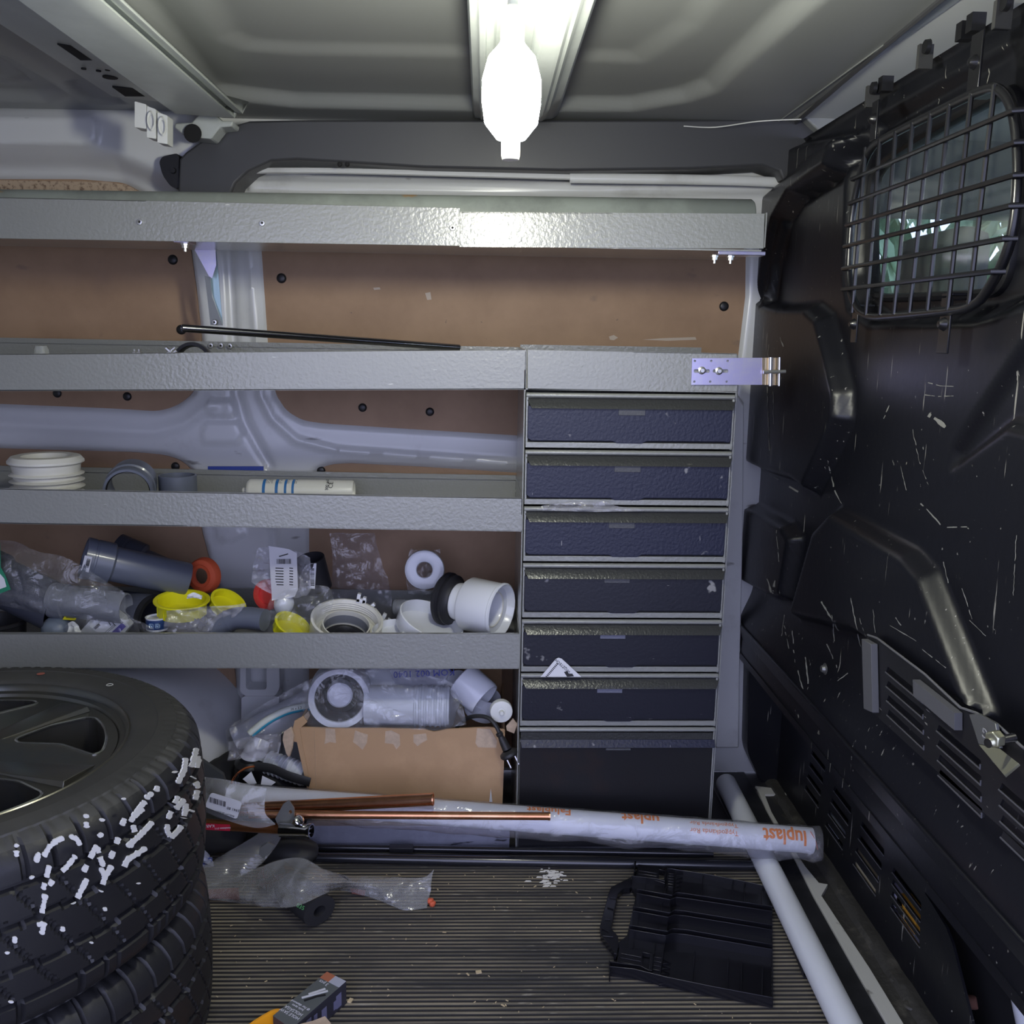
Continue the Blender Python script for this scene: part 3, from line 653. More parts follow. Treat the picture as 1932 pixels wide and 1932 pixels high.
# ------------------------------------------------------------------ shelving and drawer cabinet
YF = 1.70
def lerpx(x, l, r):            # y on the line l->r at x
    return l[1] + (r[1] - l[1]) * (x - l[0]) / (r[0] - l[0])
def lip(l0, r0, l1, r1, Y, th=.002, fl=.008, x0=None):
    """flat front lip between top line l0-r0 and bottom line l1-r1 with a small inward flange"""
    xl = x0 if x0 is not None else l0[0]
    p = [atY(xl, lerpx(xl, l0, r0), Y), atY(r0[0], r0[1], Y), atY(r1[0], r1[1], Y), atY(xl, lerpx(xl, l1, r1), Y)]
    mb = MB().prism(p, (0, th, 0))
    mb.prism([p[0], p[1], p[1] + V((0, 0, -.002)), p[0] + V((0, 0, -.002))], (0, fl, 0))
    return mb, p
RIV = mat('screw_steel', (.70, .70, .68), .3, metal=.9)
def screw(p, axis, parent, r=.0055, name='screw'):
    o = build(MB().lathe([(r * .35, .0010), (r * .4, .0032), (r * .8, .0030), (r, 0)], frame(p, axis), 14), name, RIV, parent)
    build(MB().lathe([(0, .0012), (r * .36, .0012)], frame(p, axis), 8), 'screw_socket', BLACKM, o) if parent is None else build(MB().lathe([(0, .0012), (r * .42, .0012)], frame(p, axis), 8), 'screw_socket', BLACKM, o)
    return o
# top shelf
ts = thing('top_shelf', 'topmost grey metal shelf with screw heads in its front lip', 'shelf', tuple(atY(500, 465, 1.85)))
mb, p = lip((0, 372), (868, 392), (0, 450), (868, 464), YF - .004, x0=-330); build(mb, 'front_lip', SHELF, ts, bevel=.0006)
mb, p = lip((866, 400), (1443, 403), (866, 466), (1441, 469), YF, x0=866); build(mb, 'front_lip', SHELF, ts, bevel=.0006)
build(MB().box((-1.1, YF + .003, 1.156), (.490, 1.90, 1.159)), 'shelf_base', SHELF, ts)
build(MB().box((.4935, YF, 1.163), (.4955, 1.725, 1.222)), 'end_plate', SHELF, ts)
for x, y in [(264, 419), (495, 421), (854, 430)]: screw(atY(x, y, YF - .004), (0, -1, 0), ts)
def uplate(parent):
    build(MB().box((.415, 1.71, 1.150), (.50, 1.745, 1.157)), 'joint_plate', ZINC, parent, bevel=.001)
    for x in (1350, 1380):
        q = atY(x, 478, 1.72)
        build(MB().lathe([(0, .014), (.0022, .014), (.0022, .008), (.0055, .008), (.0055, .003), (.0075, .003), (.0075, 0)], frame(V((q.x, 1.725, 1.150)), (0, 0, -1)), 8), 'bolt', RIV, parent)
uplate(ts)
q = atY(349, 459, 1.72)
build(MB().box((q.x - .013, 1.70, q.z), (q.x + .012, 1.745, q.z + .005)), 'joint_plate', ZINC, ts)
build(MB().lathe([(0, .014), (.003, .014), (.003, .008), (.006, .008), (.006, .003), (.008, .003), (.008, 0)], frame(q, (0, 0, -1)), 8), 'bolt', RIV, ts)
# shelf stay between top shelf and tray
gus = thing('shelf_stay', 'bluish zinc angle bracket holding up the top shelf at the pillar', 'bracket', tuple(atY(390, 520, 1.9)))
build(MB().prism([atY(x, y, 1.90) for x, y in [(360, 458), (406, 463), (408, 500), (400, 525), (394, 521)]], (0, .002, 0)), 'gusset', ZINC, gus)
build(MB().prism([atY(x, y, 1.92) for x, y in [(390, 482), (408, 474), (420, 612), (402, 560), (396, 530)]], (0, .002, 0)), 'stay_leg', mat('pale_blue_steel', (.40, .55, .62), .35, metal=.5), gus)
build(MB().prism([atY(x, y, 1.91) for x, y in [(386, 520), (397, 523), (400, 560), (420, 614), (397, 613), (391, 560)]], (0, .002, 0)), 'stay_strip', mat('dull_zinc', (.22, .23, .22), .4, metal=.7), gus)
for x, y in [(397, 487), (397, 494)]:
    build(MB().lathe([(.0022, 0), (.0042, .001), (.0045, 0)], frame(atY(x, y, 1.915), (0, -1, 0)), 12), 'eyelet', BLACK, gus)
screw(atY(405, 608, 1.905), (0, -1, 0), gus)
# pipe on the top shelf
PG = mat('weathered_pipe', (.30, .33, .30), .45, var2=(.22, .24, .22), vscale=6, grime=[((.42, .25, .10), 16, .66, .74, (1, 1, 1))])
a = atY(-330, 353, 1.79); b = atY(1420, 376, 1.79); r = .034
a.z -= r; b.z -= r
b2_ = MB().lathe([(r - .003, 0), (r, 0), (r, (b - a).length - .004), (r - .003, (b - a).length), (r - .006, (b - a).length - .002), (r - .006, .01)], frame(a, b - a), 28)
build(b2_, 'long_pipe', PG, None, 'long weathered grey pipe lying along the top shelf, rusty at its right end', cat='pipe')
# trays
def tray(name, label, tl, tr, bl, br, kl, kr, xend, yb=2.02, x0=-330):
    t = thing(name, label, 'shelf', tuple(atY(500, br[1], 1.86)))
    mb, p = lip(tl, tr, bl, br, YF, x0=x0); build(mb, 'front_lip', SHELF, t, bevel=.0006)
    zb0, zb1 = p[3].z, p[2].z
    k0 = atY(x0, lerpx(x0, kl, kr), yb); k1 = atY(kr[0], kr[1], yb)
    build(MB().hexa([V((p[3].x, YF, zb0)), V((p[2].x, YF, zb1)), V((p[2].x, yb, zb1)), V((p[3].x - .1, yb, zb0))], [V((p[3].x, YF, zb0 + .002)), V((p[2].x, YF, zb1 + .002)), V((p[2].x, yb, zb1 + .002)), V((p[3].x - .1, yb, zb0 + .002))]), 'shelf_base', SHELF, t)
    kk = [V((p[3].x - .1, yb, k0.z)), V((p[2].x, yb, k1.z)), V((p[2].x, yb, zb1)), V((p[3].x - .1, yb, zb0))]
    mb = MB().prism(kk, (0, .002, 0)); mb.box((p[3].x - .1, yb - .006, k0.z - .010), (p[2].x, yb, k0.z - .009)) if False else None
    mb.prism([kk[0], kk[1], kk[1] + V((0, 0, -.010)), kk[0] + V((0, 0, -.010))], (0, -.004, 0))
    build(mb, 'back_lip', SHELF, t)
    build(MB().prism([V((xend, YF, p[1].z)), V((xend, yb, k1.z)), V((xend, yb, zb1)), V((xend, YF, zb1))], (.002, 0, 0)), 'end_plate', SHELF, t)
    xa_, xb_ = p[3].x, p[2].x
    return t, zb0, (lambda x: zb0 + (zb1 - zb0) * (x - xa_) / (xb_ - xa_) + .0022)
t1, _, zt1 = tray('shelf_tray', 'upper grey shelf tray with a shiny rod poking out, level with the cabinet top', (0, 668), (992, 660), (0, 738), (992, 735), (0, 637), (985, 655), .0745)
t2, _, zt2 = tray('shelf_tray', 'middle grey shelf tray holding a white ribbed coupling and a sealant cartridge', (0, 922), (986, 940), (0, 988), (985, 1003), (0, 879), (985, 897), .0735)
t3, _, zt3 = tray('shelf_tray', 'lowest grey shelf tray, filled with pipe fittings and yellow caps', (0, 1195), (979, 1196), (0, 1260), (979, 1262), (0, 1104), (978, 1116), .0735)
for x, y in [(398, 652), (417, 652), (434, 653)]: screw(atY(x, y, 2.014), (0, -1, 0), t1, .006)
screw(atY(977, 926, 2.0), (0, -1, 0), t2, .006)

# drawer cabinet
CX0, CX1 = .0775, .4585
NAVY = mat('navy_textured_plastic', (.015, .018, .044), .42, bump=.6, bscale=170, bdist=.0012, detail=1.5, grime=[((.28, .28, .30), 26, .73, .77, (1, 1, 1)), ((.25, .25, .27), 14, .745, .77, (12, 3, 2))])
NAVYD = mat('shaded_worn_navy', (.0085, .0095, .019), .40, bump=.3, bscale=170, bdist=.001, grime=[((.28, .28, .28), 26, .71, .75, (1, 1, 1)), ((.25, .25, .25), 14, .74, .77, (3, 3, 14))])  # navy of the lower drawers darkened for the dimmer light; scuffs are wear
BLK7 = mat('black_painted_door', (.009, .009, .011), .38, var2=(.030, .016, .012), vscale=4, vlo=.25, vhi=.45, bump=.1, bscale=300, grime=[((.3, .3, .3), 20, .73, .77, (1, 1, 1))])
STRIP = mat('dark_hammered_metal', (.060, .062, .062), .26, metal=.35, bump=.6, bscale=230, bdist=.0012, grime=[((.5, .48, .38), 10, .70, .76, (1, 1, 5))])
TAB = mat('dark_tab', (.075, .078, .088), .45, bump=.5, bscale=300, bdist=.001)
cabn = thing('drawer_cabinet', 'grey steel cabinet of dark navy drawers standing left of the black bulkhead', 'cabinet', (.27, 1.86, 0))
CAB = SHELF
build(MB().box((CX0 - .003, YF + .002, 0), (CX0 - .0005, 2.0, .908)).box((CX1 + .0005, YF + .002, 0), (CX1 + .003, 2.0, .908)).box((CX0, 1.985, 0), (CX1, 2.0, .908)), 'carcass', CAB, cabn)
tl, tr, bl, br = (995, 660), (1391, 667), (995, 735), (1389, 738)
mb, p = lip(tl, tr, bl, br, YF, x0=995); build(mb, 'top_lip', CAB, cabn, bevel=.0006)
build(MB().box((CX0, YF, .9075), (CX1 + .002, 2.0, .9095)).box((CX0, 1.998, .91), (CX1 + .002, 2.0, .985)).box((CX1, YF, .91), (CX1 + .002, 2.0, .975)).box((CX0 - .002, YF, .905), (CX0 , 2.0, .975)), 'top_tray', CAB, cabn)
build(MB().box((CX0 - .0015, YF - .001, .0), (CX0 - .0005, YF + .012, .906)), 'corner_post', CAB, cabn, bevel=.0006)
B_ = [739, 847, 954, 1061, 1167, 1269, 1371, 1618]
def zl(y): return atY(990, y, YF).z
skew = .0015
for i in range(7):
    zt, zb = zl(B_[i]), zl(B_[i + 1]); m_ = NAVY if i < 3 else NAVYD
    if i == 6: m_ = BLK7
    X0, X1 = CX0 + .001, CX1 - .001
    lab = ['topmost drawer, directly under the cabinet top', None, None, None, None, 'drawer with a white card stuck above it', 'deep bottom door, plain black'][i]
    fb = MB()
    tp_h = .0085
    # rolled top edge
    fb.tube([V((X0, YF + .002, zt - .006)), V((X1, YF + .002, zt - .006 + skew))], .005, 10, flat=(.0048, .006))
    if i < 6: # bottom frame lip
        fb.hexa([V((X0, YF - .003, zb + .003)), V((X1, YF - .003, zb + .003 + skew)), V((X1, YF + .003, zb + .003 + skew)), V((X0, YF + .003, zb + .003))],
                [V((X0, YF - .003, zb + .013)), V((X1, YF - .003, zb + .013 + skew)), V((X1, YF + .003, zb + .013 + skew)), V((X0, YF + .003, zb + .013))])
        fb.box((X0, YF - .002, zb + .003), (X0 + .004, YF + .003, zt - .008)); fb.box((X1 - .004, YF - .002, zb + .003), (X1, YF + .003, zt - .008))
    else:
        fb.box((X1 - .003, YF - .002, zb + .003), (X1, YF + .003, zt - .008))
    fb.box((X0, YF + .004, zb + .004), (X1, 1.98, zb + .006)); fb.box((X0, YF + .004, zb + .004), (X0 + .002, 1.98, zt - .03)); fb.box((X1 - .002, YF + .004, zb + .004), (X1, 1.98, zt - .03))
    dr = build(fb, 'drawer' if i < 6 else 'bottom_door', CAB, cabn, bevel=.0006)
    zs1 = zt - .0125; zs0 = zs1 - .0165
    if i < 6:
        # slanting handle strip with mitred ends
        b4 = [V((X0 + .0005, YF - .001, zs1)), V((X1 + .002, YF - .001, zs1 + skew)), V((X1 - .004, YF - .011, zs0 + skew)), V((X0 + .010, YF - .011, zs0))]
        build(MB().prism(b4, (0, .0022, .001)), 'handle_strip', STRIP, dr, bevel=.0005)
        build(MB().box((X0 + .002, YF + .0005, zb + .012), (X1 - .002, YF + .003, zt - .009)), 'recess', BLACKM, dr)
        zf0, zf1 = zb + .0165, zs0 + .004
        poly = [V((X0 + .003, YF - .005, zf1)), V((X1 - .004, YF - .005, zf1)), V((X1 - .004, YF - .005, zf0 + .004)), V((X1 - .007, YF - .005, zf0)), V((X1 - .017, YF - .005, zf0 + skew)), V((.32 if 0 else .30, YF - .005, zf0 + skew * .5)), V((.29, YF - .005, zf0 - .0035)), V((.245, YF - .005, zf0 - .0035)), V((.237, YF - .005, zf0)), V((X0 + .010, YF - .005, zf0 - skew * .5)), V((X0 + .003, YF - .005, zf0 + .004))]
        face = build(MB().prism(poly, (0, .006, 0)), 'drawer_face', m_, dr, bevel=.0012)
        tw = .0115 if i < 3 else (.0085 if i < 5 else .0095)
        xc = atY([1191, 1187, 1180, 1175, 1171, 1169][i], 800, YF).x
        build(MB().box((xc - .0245, YF - .0065, zs0 - tw + .001), (xc + .0235, YF - .0045, zs0 + .001)), 'label_tab', TAB if i < 4 else mat('blue_grey_tab', (.16, .17, .23), .45, bump=.5, bscale=300, bdist=.001), dr, bevel=.0004)
    else:
        build(MB().box((X0 + .002, YF - .001, zs0 - .006), (X1, YF + .003, zt - .011)), 'grip_channel', STRIP, dr)
        build(MB().prism([V((X0 + .001, YF - .002, zs0 + .003)), V((X1, YF - .002, zs0 + .003 + skew)), V((X1, YF - .011, zs0 - .010 + skew)), V((X0 + .004, YF - .011, zs0 - .010))], (0, .002, 0)), 'handle_strip', NAVY, dr, bevel=.0004)
        build(MB().box((X0 + .001, YF - .004, .012), (X1 - .004, YF + .001, zs0 - .002)), 'door_face', BLK7, dr, bevel=.001)
        xc = atY(1165, 1405, YF).x
        build(MB().box((xc - .024, YF - .012, zs0 - .0135), (xc + .024, YF - .0035, zs0 - .010)), 'label_tab', TAB, dr)
    if lab: dr['label'] = lab
build(MB().box((CX0, YF + .012, 0), (CX1, YF + .016, .07)), 'plinth', mat('pale_grey_board', (.30, .30, .34), .6), cabn)
# white card stuck over drawer six and crumpled film over drawer three
card = thing('price_card', 'white hang card with barcode tucked behind the handle strip of a lower drawer', 'card', tuple(atY(1057, 1270, YF - .012)))
cp_ = [atY(x, y, YF - .0085) for x, y in [(1020, 1277), (1049, 1243), (1054, 1241), (1060, 1243), (1097, 1277)]]
build(MB().prism(cp_, (0, .0008, 0)), 'card_sheet', mat('white_card', (.78, .79, .82), .5), card)
INK = mat('black_ink', (.02, .02, .022), .6)
mb = MB()
for k in range(11):
    a = V((1029, 1276)) + V((22, -26)) * (k / 11.)
    q = [(a.x, a.y), (a.x + 3.2, a.y + 2.2), (a.x + 4.6, a.y + .9), (a.x + 1.4, a.y - 1.2)]
    mb.prism([atY(x, y, YF - .0088) for x, y in q], (0, .0002, 0))
mb.prism([atY(x, y, YF - .0088) for x, y in [(1064, 1268), (1070, 1266), (1073, 1271), (1080, 1271), (1083, 1276), (1070, 1277)]], (0, .0002, 0))
build(mb, 'barcode', INK, card, smooth=0)
def text_on(s, size, origin, xdir, ydir, m, name, parent, depth=.0002, thk=1.0):
    vs, fs = text_geo(s, size, depth)
    x = V(xdir).normalized(); y = V(ydir); y = (y - x * y.dot(x)).normalized(); z = x.cross(y)
    M = Matrix((x, y, z)).transposed().to_4x4(); M.translation = V(origin)
    return build(MB().add(vs, fs, M), name, m, parent, smooth=0)
d1 = atY(1080, 1268, YF) - atY(1052, 1243, YF)
text_on('WQZTECHX', .0075, atY(1060, 1255, YF - .009), -d1, (-.7, 0, -.7), INK, 'print', card)

FILM = film('clear_film', (.93, .94, .96), gloss=.9, haze=.09)
FILM2 = film('milky_film', (.88, .88, .93), gloss=.8, haze=.26, bscale=22)
def bag(name, rows, m=None, amp=.006, freq=26, nx=40, ny=22, parent=None, label=None, cat=None, seed=0, group=None, fold=1.0):
    """crumpled sheet lofted through rows of 3D points"""
    R_ = [spl(r, 8) for r in rows]
    L_ = min(len(r) for r in R_)
    R2 = []
    for r in R_:
        R2.append([r[min(len(r) - 1, int(round(j * (len(r) - 1) / nx)))] for j in range(nx + 1)])
    P = []
    cols = [spl([R2[i][j] for i in range(len(R2))], max(2, ny // max(1, len(R2) - 1))) for j in range(nx + 1)]
    n2 = len(cols[0])
    for i in range(n2):
        row = []
        for j in range(nx + 1):
            p = cols[j][i]
            edge = min(1, 3 * min(i, n2 - 1 - i) / n2 + .25)
            d1_ = abs(nz(p, freq, seed)) * 1.6 - .35; d2_ = abs(nz(p, freq * 2.3, seed + 5)) - .2
            nn = V((nz(p, freq * .7, seed + 9), -1, nz(p, freq * .7, seed + 13)))
            row.append(p + nn * amp * edge * (d1_ + .5 * d2_))
        P.append(row)
    return build(MB().grid(P), name, m or FILM, parent, label=label, cat=cat, smooth=24, fix=False, group=group)
rw = [[atY(x, y, YF - .008) for x, y in r] for r in ([(1022, 954), (1052, 950), (1080, 947), (1120, 948), (1142, 946), (1165, 955), (1213, 961)], [(1022, 958), (1060, 957), (1120, 958), (1165, 960), (1213, 963)], [(1024, 963), (1060, 964), (1120, 966), (1165, 965), (1213, 965)])]
bag('film_scrap', rw, FILM2, amp=.007, freq=60, nx=50, ny=10, label='crumpled scrap of clear film caught on the third drawer from the top', cat='film')

# mounting plate and hinge from the cabinet to the bulkhead
mp = thing('mounting_plate', 'zinc plated strap with two bolts joining the cabinet top to the bulkhead', 'bracket', tuple(atY(1390, 727, YF - .004)))
q = [atY(x, y, YF - .004) for x, y in [(1306, 676), (1440, 675), (1439, 726), (1304, 726)]]
sl = []
for x0, x1, yc in ((1309, 1339, 700), (1345, 1374, 700)):
    sl.append(roundc([atY(x, y, YF - .004) for x, y in [(x0, yc - 3.2), (x1, yc - 3.2), (x1, yc + 3.2), (x0, yc + 3.2)]], .0025))
for x, y in [(1311, 681), (1342, 681), (1373, 681), (1310, 720), (1340, 720), (1371, 720)]:
    c = atY(x, y, YF - .004); sl.append([c + V((.0022 * math.cos(t), 0, .0022 * math.sin(t))) for t in np.linspace(0, 2 * PI, 9)[:-1]])
build(MB().prism(q, (0, .003, 0), sl), 'strap', ZINC, mp, smooth=0)
for x, y in [(1324, 699), (1356, 700)]:
    build(MB().lathe([(0, .0075), (.0035, .0075), (.0042, .004), (.0068, .0028), (.0072, .001), (.0072, 0)], frame(atY(x, y, YF - .004), (0, -1, 0)), 12), 'bolt', RIV, mp)
BRASS = mat('warm_zinc', (.80, .66, .45), .25, metal=.9)
q = [atY(1437, 675, YF - .0045), V((.588, 1.655, atY(1437, 675, YF).z)), V((.588, 1.655, atY(1437, 726, YF).z)), atY(1437, 726, YF - .0045)]
q = [atY(1438, 675, YF - .0045), atY(1470, 675, 1.70), atY(1468, 727, 1.70), atY(1438, 726, YF - .0045)]
build(MB().prism(q, (0, .003, 0)), 'hinge_leaf', BRASS, mp)
for x, r in ((1454, .0042), (1471, .0028)):
    build(MB().tube([atY(x, 674, 1.692), atY(x - .5, 698, 1.692)], r, 10), 'hinge_knuckle', STEEL, mp)
    build(MB().tube([atY(x - .5, 703, 1.692), atY(x - 1, 728, 1.692)], r, 10), 'hinge_knuckle', STEEL, mp)
build(MB().tube([atY(1440, 702, 1.690), atY(1482, 701, 1.690)], .0035, 8), 'weld_bead', RIV, mp)

# rod on the upper tray, and small things behind its lip
rod = MB(); a = atY(343, 619, 1.72); b = atY(866, 656, 2.0)
L_ = (b - a).length; rod.lathe([(.0045, .01), (.0058, 0), (.0068, .0006), (.0068, L_), (0, L_)], frame(a, b - a), 16)
build(rod, 'steel_rod', mat('dark_chrome', (.32, .32, .35), .12, metal=1), None, 'thin shiny dark rod leaning up out of the upper shelf tray', cat='rod')
c = atZ(362, 690, .96)
z1 = atY(363, 648, 1.86).z
c = V((atY(364, 650, 1.86).x, 1.86, z1 - .036))
build(MB().lathe([(.030, 0), (.036, 0), (.037, .004), (.037, .022), (.036, .026), (.030, .026), (.029, .02), (.029, .004), (.030, 0)], frame(c + V((0, .013, 0)), (0, -1, .1)), 36), 'rubber_ring', BLACK, None, 'black rubber pipe ring peeking over the upper shelf tray by the pillar', cat='ring')
def nut(p, r, name, label, cat, m, h=.012):
    return build(MB().lathe([(0, 0), (r, 0), (r, h * .4), (r * .5, h * .5), (r * .5, h), (0, h)], Matrix.Translation(p), 6), name, m, None, label, cat=cat)
for x, lb in ((254, 'left one of two small nuts behind the upper tray lip'), (263, 'right one of two small nuts behind the upper tray lip')):
    p = atY(x, 663, 1.74); p.z -= .004; o = nut(p, .0045, 'steel_nut', lb, 'nut', RIV, .008)
p = atY(320, 665, 1.735)
mb = MB().tube([p + V((-.012, 0, -.004)), p + V((0, 0, .001)), p + V((.010, 0, .009))], .002, 6).tube([p + V((-.006, 0, .008)), p + V((.003, 0, .0))], .003, 6).tube([p + V((.004, 0, -.003)), p + V((.012, 0, .003))], .003, 6)
build(mb, 'wing_bolt', RIV, None, 'small bright wing bolt lying behind the upper tray lip', cat='bolt')
p = atY(78, 663, 1.76)
build(MB().lathe([(0, .010), (.010, .010), (.013, .004), (.014, -.012), (0, -.012)], Matrix.Translation(p), 14), 'cloudy_plug', film('cloudy_plastic', (.85, .87, .85), haze=.35), None, 'small cloudy cap behind the upper tray lip at far left', cat='cap')
# ------------------------------------------------------------------ plumbing things
GPIPE = mat('grey_pvc', (.12, .135, .175), .38, coat=.15, grime=[((.4, .4, .4), 22, .75, .79, (1, 1, 1))])
GPIPEL = mat('pale_grey_pvc', (.20, .21, .235), .38)
GPIPED = mat('dark_grey_pvc', (.055, .060, .082), .45)
PLW = mat('glossy_white_plastic', (.74, .76, .80), .22, coat=.3)
CREAMP = mat('cream_plastic', (.66, .65, .58), .4)
YEL = mat('yellow_plastic', (.74, .70, .015), .38)
ORG = mat('orange_rubber', (.62, .10, .035), .6)
RED = mat('red_plastic', (.70, .055, .05), .45)
RUB = mat('black_rubber_matt', (.014, .014, .018), .55)
PAPER = mat('white_paper', (.72, .73, .77), .6)
def one(name, label, cat, prof, p, axis, m, seg=40, ref=(0, 0, 1), parent=None, smooth=35, group=None):
    return build(MB().lathe(prof, frame(p, axis, ref), seg), name, m, parent, label, cat=cat, smooth=smooth, group=group)
def hollow(r, L, t=.003): return [(r - t, .0), (r, .0), (r, L), (r - t, L), (r - t, .0)]
def barcode(parent, o, xd, yd, wd, ht, n=14, m=None, seed=1):
    rn = random.Random(seed); x = V(xd).normalized(); y = V(yd).normalized(); nn = x.cross(y) * .0002; mb = MB(); u = 0
    while u < wd:
        k = rn.choice([.6, 1, 1.6]) * wd / n / 2
        p0 = V(o) + x * u
        mb.prism([p0, p0 + x * k, p0 + x * k + y * ht, p0 + y * ht], nn)
        u += k + rn.choice([.6, 1, 1.4]) * wd / n / 2
    return build(mb, 'barcode', m or INK, parent, smooth=0)
def quad_label(name, pts, Y, m, parent, th=.0006, mode='Y'):
    return build(MB().prism([atY(x, y, Y) for x, y in pts], (0, th, 0)), name, m, parent, smooth=0)
# --- middle tray
zb = zt2(atY(86, 860, 1.83).x)
c = V((atY(86, 860, 1.83).x, 1.83, zb)); r = .067
prof = [(r * .80, 0)]
zt_ = atY(86, 858, 1.83).z - zb
n_r = 5
for k in range(n_r):
    z0 = .012 + k * (zt_ - .045) / n_r
    prof += [(r * .88, z0), (r * .88, z0 + .006), (r * 1.0, z0 + .0085), (r * 1.0, z0 + .010), (r * .88, z0 + .013)]
prof += [(r * .90, zt_ - .030), (r * .92, zt_ - .018), (r * 1.02, zt_ - .014), (r * 1.02, zt_ - .010), (r * .92, zt_ - .002), (r * .80, zt_), (r * .66, zt_ - .002), (r * .64, zt_ - .01), (r * .64, .01)]
o = one('ribbed_coupling', 'white ribbed rubber coupling standing at left in the middle tray', 'coupling', prof, c, (0, 0, 1), CREAMP, 48)
zb = zt2(-.6); c = atY(246, 917, 1.80); c.z = zb + .047
t = thing('pipe_coupling', 'grey pipe coupling lying with its open mouth towards the room, middle tray', 'coupling', tuple(c + V((0, 0, -.047))))
M = frame(c + V((.004, -.025, 0)), (-.22, 1, .12))
build(MB().lathe([(.040, 0), (.0445, 0), (.046, .003), (.046, .02), (.0435, .022), (.0435, .03), (.047, .032), (.047, .05), (.0445, .052), (.044, .085), (.040, .085), (.039, .05), (.040, 0)], M, 44), 'coupling_body', GPIPE, t)
build(MB().lathe([(.0395, .004), (.0375, .006), (.0375, .009), (.0395, .010)], M, 40), 'seal_ring', BLACK, t)
c = V((atY(335, 900, 1.86).x, 1.86, zb)); h = atY(335, 896, 1.86).z - zb
one('pipe_stub', 'short smooth grey pipe end standing upright in the middle tray', 'pipe', [(.034, 0), (.0365, 0), (.0365, h - .001), (.0355, h), (.033, h), (.033, 0)], c, (0, 0, 1), GPIPE, 40)
a = atY(468, 921, 1.945); b = atY(667, 924, 1.945); a.z = b.z = atY(560, 905, 1.945).z - .024
cart = thing('sealant_cartridge', 'white sealant cartridge with blue bands lying in the middle tray', 'cartridge', (a.x, a.y, a.z - .024))
L_ = (b - a).length; M = frame(a, b - a)
CARTM = mat('cartridge_white', (.72, .72, .66), .35)
build(MB().lathe([(.004, -.012), (.006, -.010), (.006, 0), (.020, 0), (.0235, .004), (.024, .008), (.024, L_ - .003), (.0225, L_ + .001), (.021, L_ - .002), (.021, L_ - .02), (0, L_ - .02)], M, 36), 'tube_body', CARTM, cart)
BL = mat('blue_band', (.03, .16, .42), .4)
for f_, w_ in ((.155, .006), (.275, .006), (.36, .005), (.43, .005)):
    z0 = L_ * f_; build(MB().lathe([(.0241, z0), (.0243, z0), (.0243, z0 + w_), (.0241, z0 + w_)], M, 36), 'blue_band', BL, cart)
for zz, nn_, hh in ((.19, 5, .016), (.30, 3, .013), (.385, 2, .012), (.455, 2, .012)):
    mb = MB()
    for k in range(nn_):
        z0 = L_ * zz + k * .0028
        for s in range(9):
            a_ = .02 + s * .16
            if (s * 7 + k * 3) % 5 == 0: continue
            mb.lathe([(.0242, z0), (.0243, z0), (.0243, z0 + .001), (.0242, z0 + .001)], M, 2, a0=a_ - .7, a1=a_ - .7 + .12)
    build(mb, 'small_print', INK, cart, smooth=0)
text_on('CE', .013, a + (b - a) * .80 + V((0, -.0185, .0165)), (0, .62, .78), (-1, 0, 0), INK, 'print', cart)
text_on('300 ml', .009, a + (b - a) * .765 + V((0, -.0185, .0165)), (0, .62, .78), (-1, 0, 0), INK, 'print', cart)

# --- lowest tray (base zt3)
zb = zt3(-.4)
def pipe3(name, label, a, b, r, m, sock=None, t=.003, cat='pipe'):
    L_ = (b - a).length; prof = [(r - t, .01), (r - t, 0)]
    if sock:
        rs, ls = sock; prof = [(rs - t, .0), (rs, 0), (rs, ls * .28), (rs * .975, ls * .3), (rs * .975, ls * .36), (rs, ls * .38), (rs, ls * .92), (r, ls)]
    else: prof = [(r - t, 0), (r, 0)]
    prof += [(r, L_ - .002), (r - t * .5, L_), (r - t, L_), (r - t, .004)]
    return build(MB().lathe(prof, frame(a, b - a), 44), name, m, None, label, cat=cat)
o = pipe3('reducer_pipe', 'big slate grey pipe with a stepped socket lying in the lowest tray', atY(158, 1052, 1.79), atY(354, 1094, 1.87), .0345, GPIPE, (.0405, .055))
lab = [atY(x, y, Y) for x, y, Y in [(160, 1048, 1.7475), (174, 1051, 1.7465), (167, 1080, 1.757), (153, 1076, 1.758)]]
t = build(MB().prism(lab, (0, .0008, 0)), 'barcode_sticker', PAPER, o, smooth=0)
barcode(o, lab[0] + V((.004, -.0004, -.006)), lab[3] - lab[0], lab[1] - lab[0], .020, .007, 12)
pipe3('reducer_pipe', 'darker grey pipe bend lying behind the big slate grey pipe', atY(215, 1045, 1.93), atY(345, 1100, 1.93), .036, GPIPED, (.045, .06))
# orange rosette
c = atY(384, 1086, 1.90)
one('orange_rosette', 'orange rubber collar leaning on the wall behind the grey pipe', 'collar', [(.016, .006), (.0165, .010), (.023, .012), (.0235, .010), (.033, .008), (.036, .004), (.038, -.006), (.036, -.008), (.032, -.002), (.018, 0), (.016, .006)], c, (-.35, -1, .12), ORG, 44)
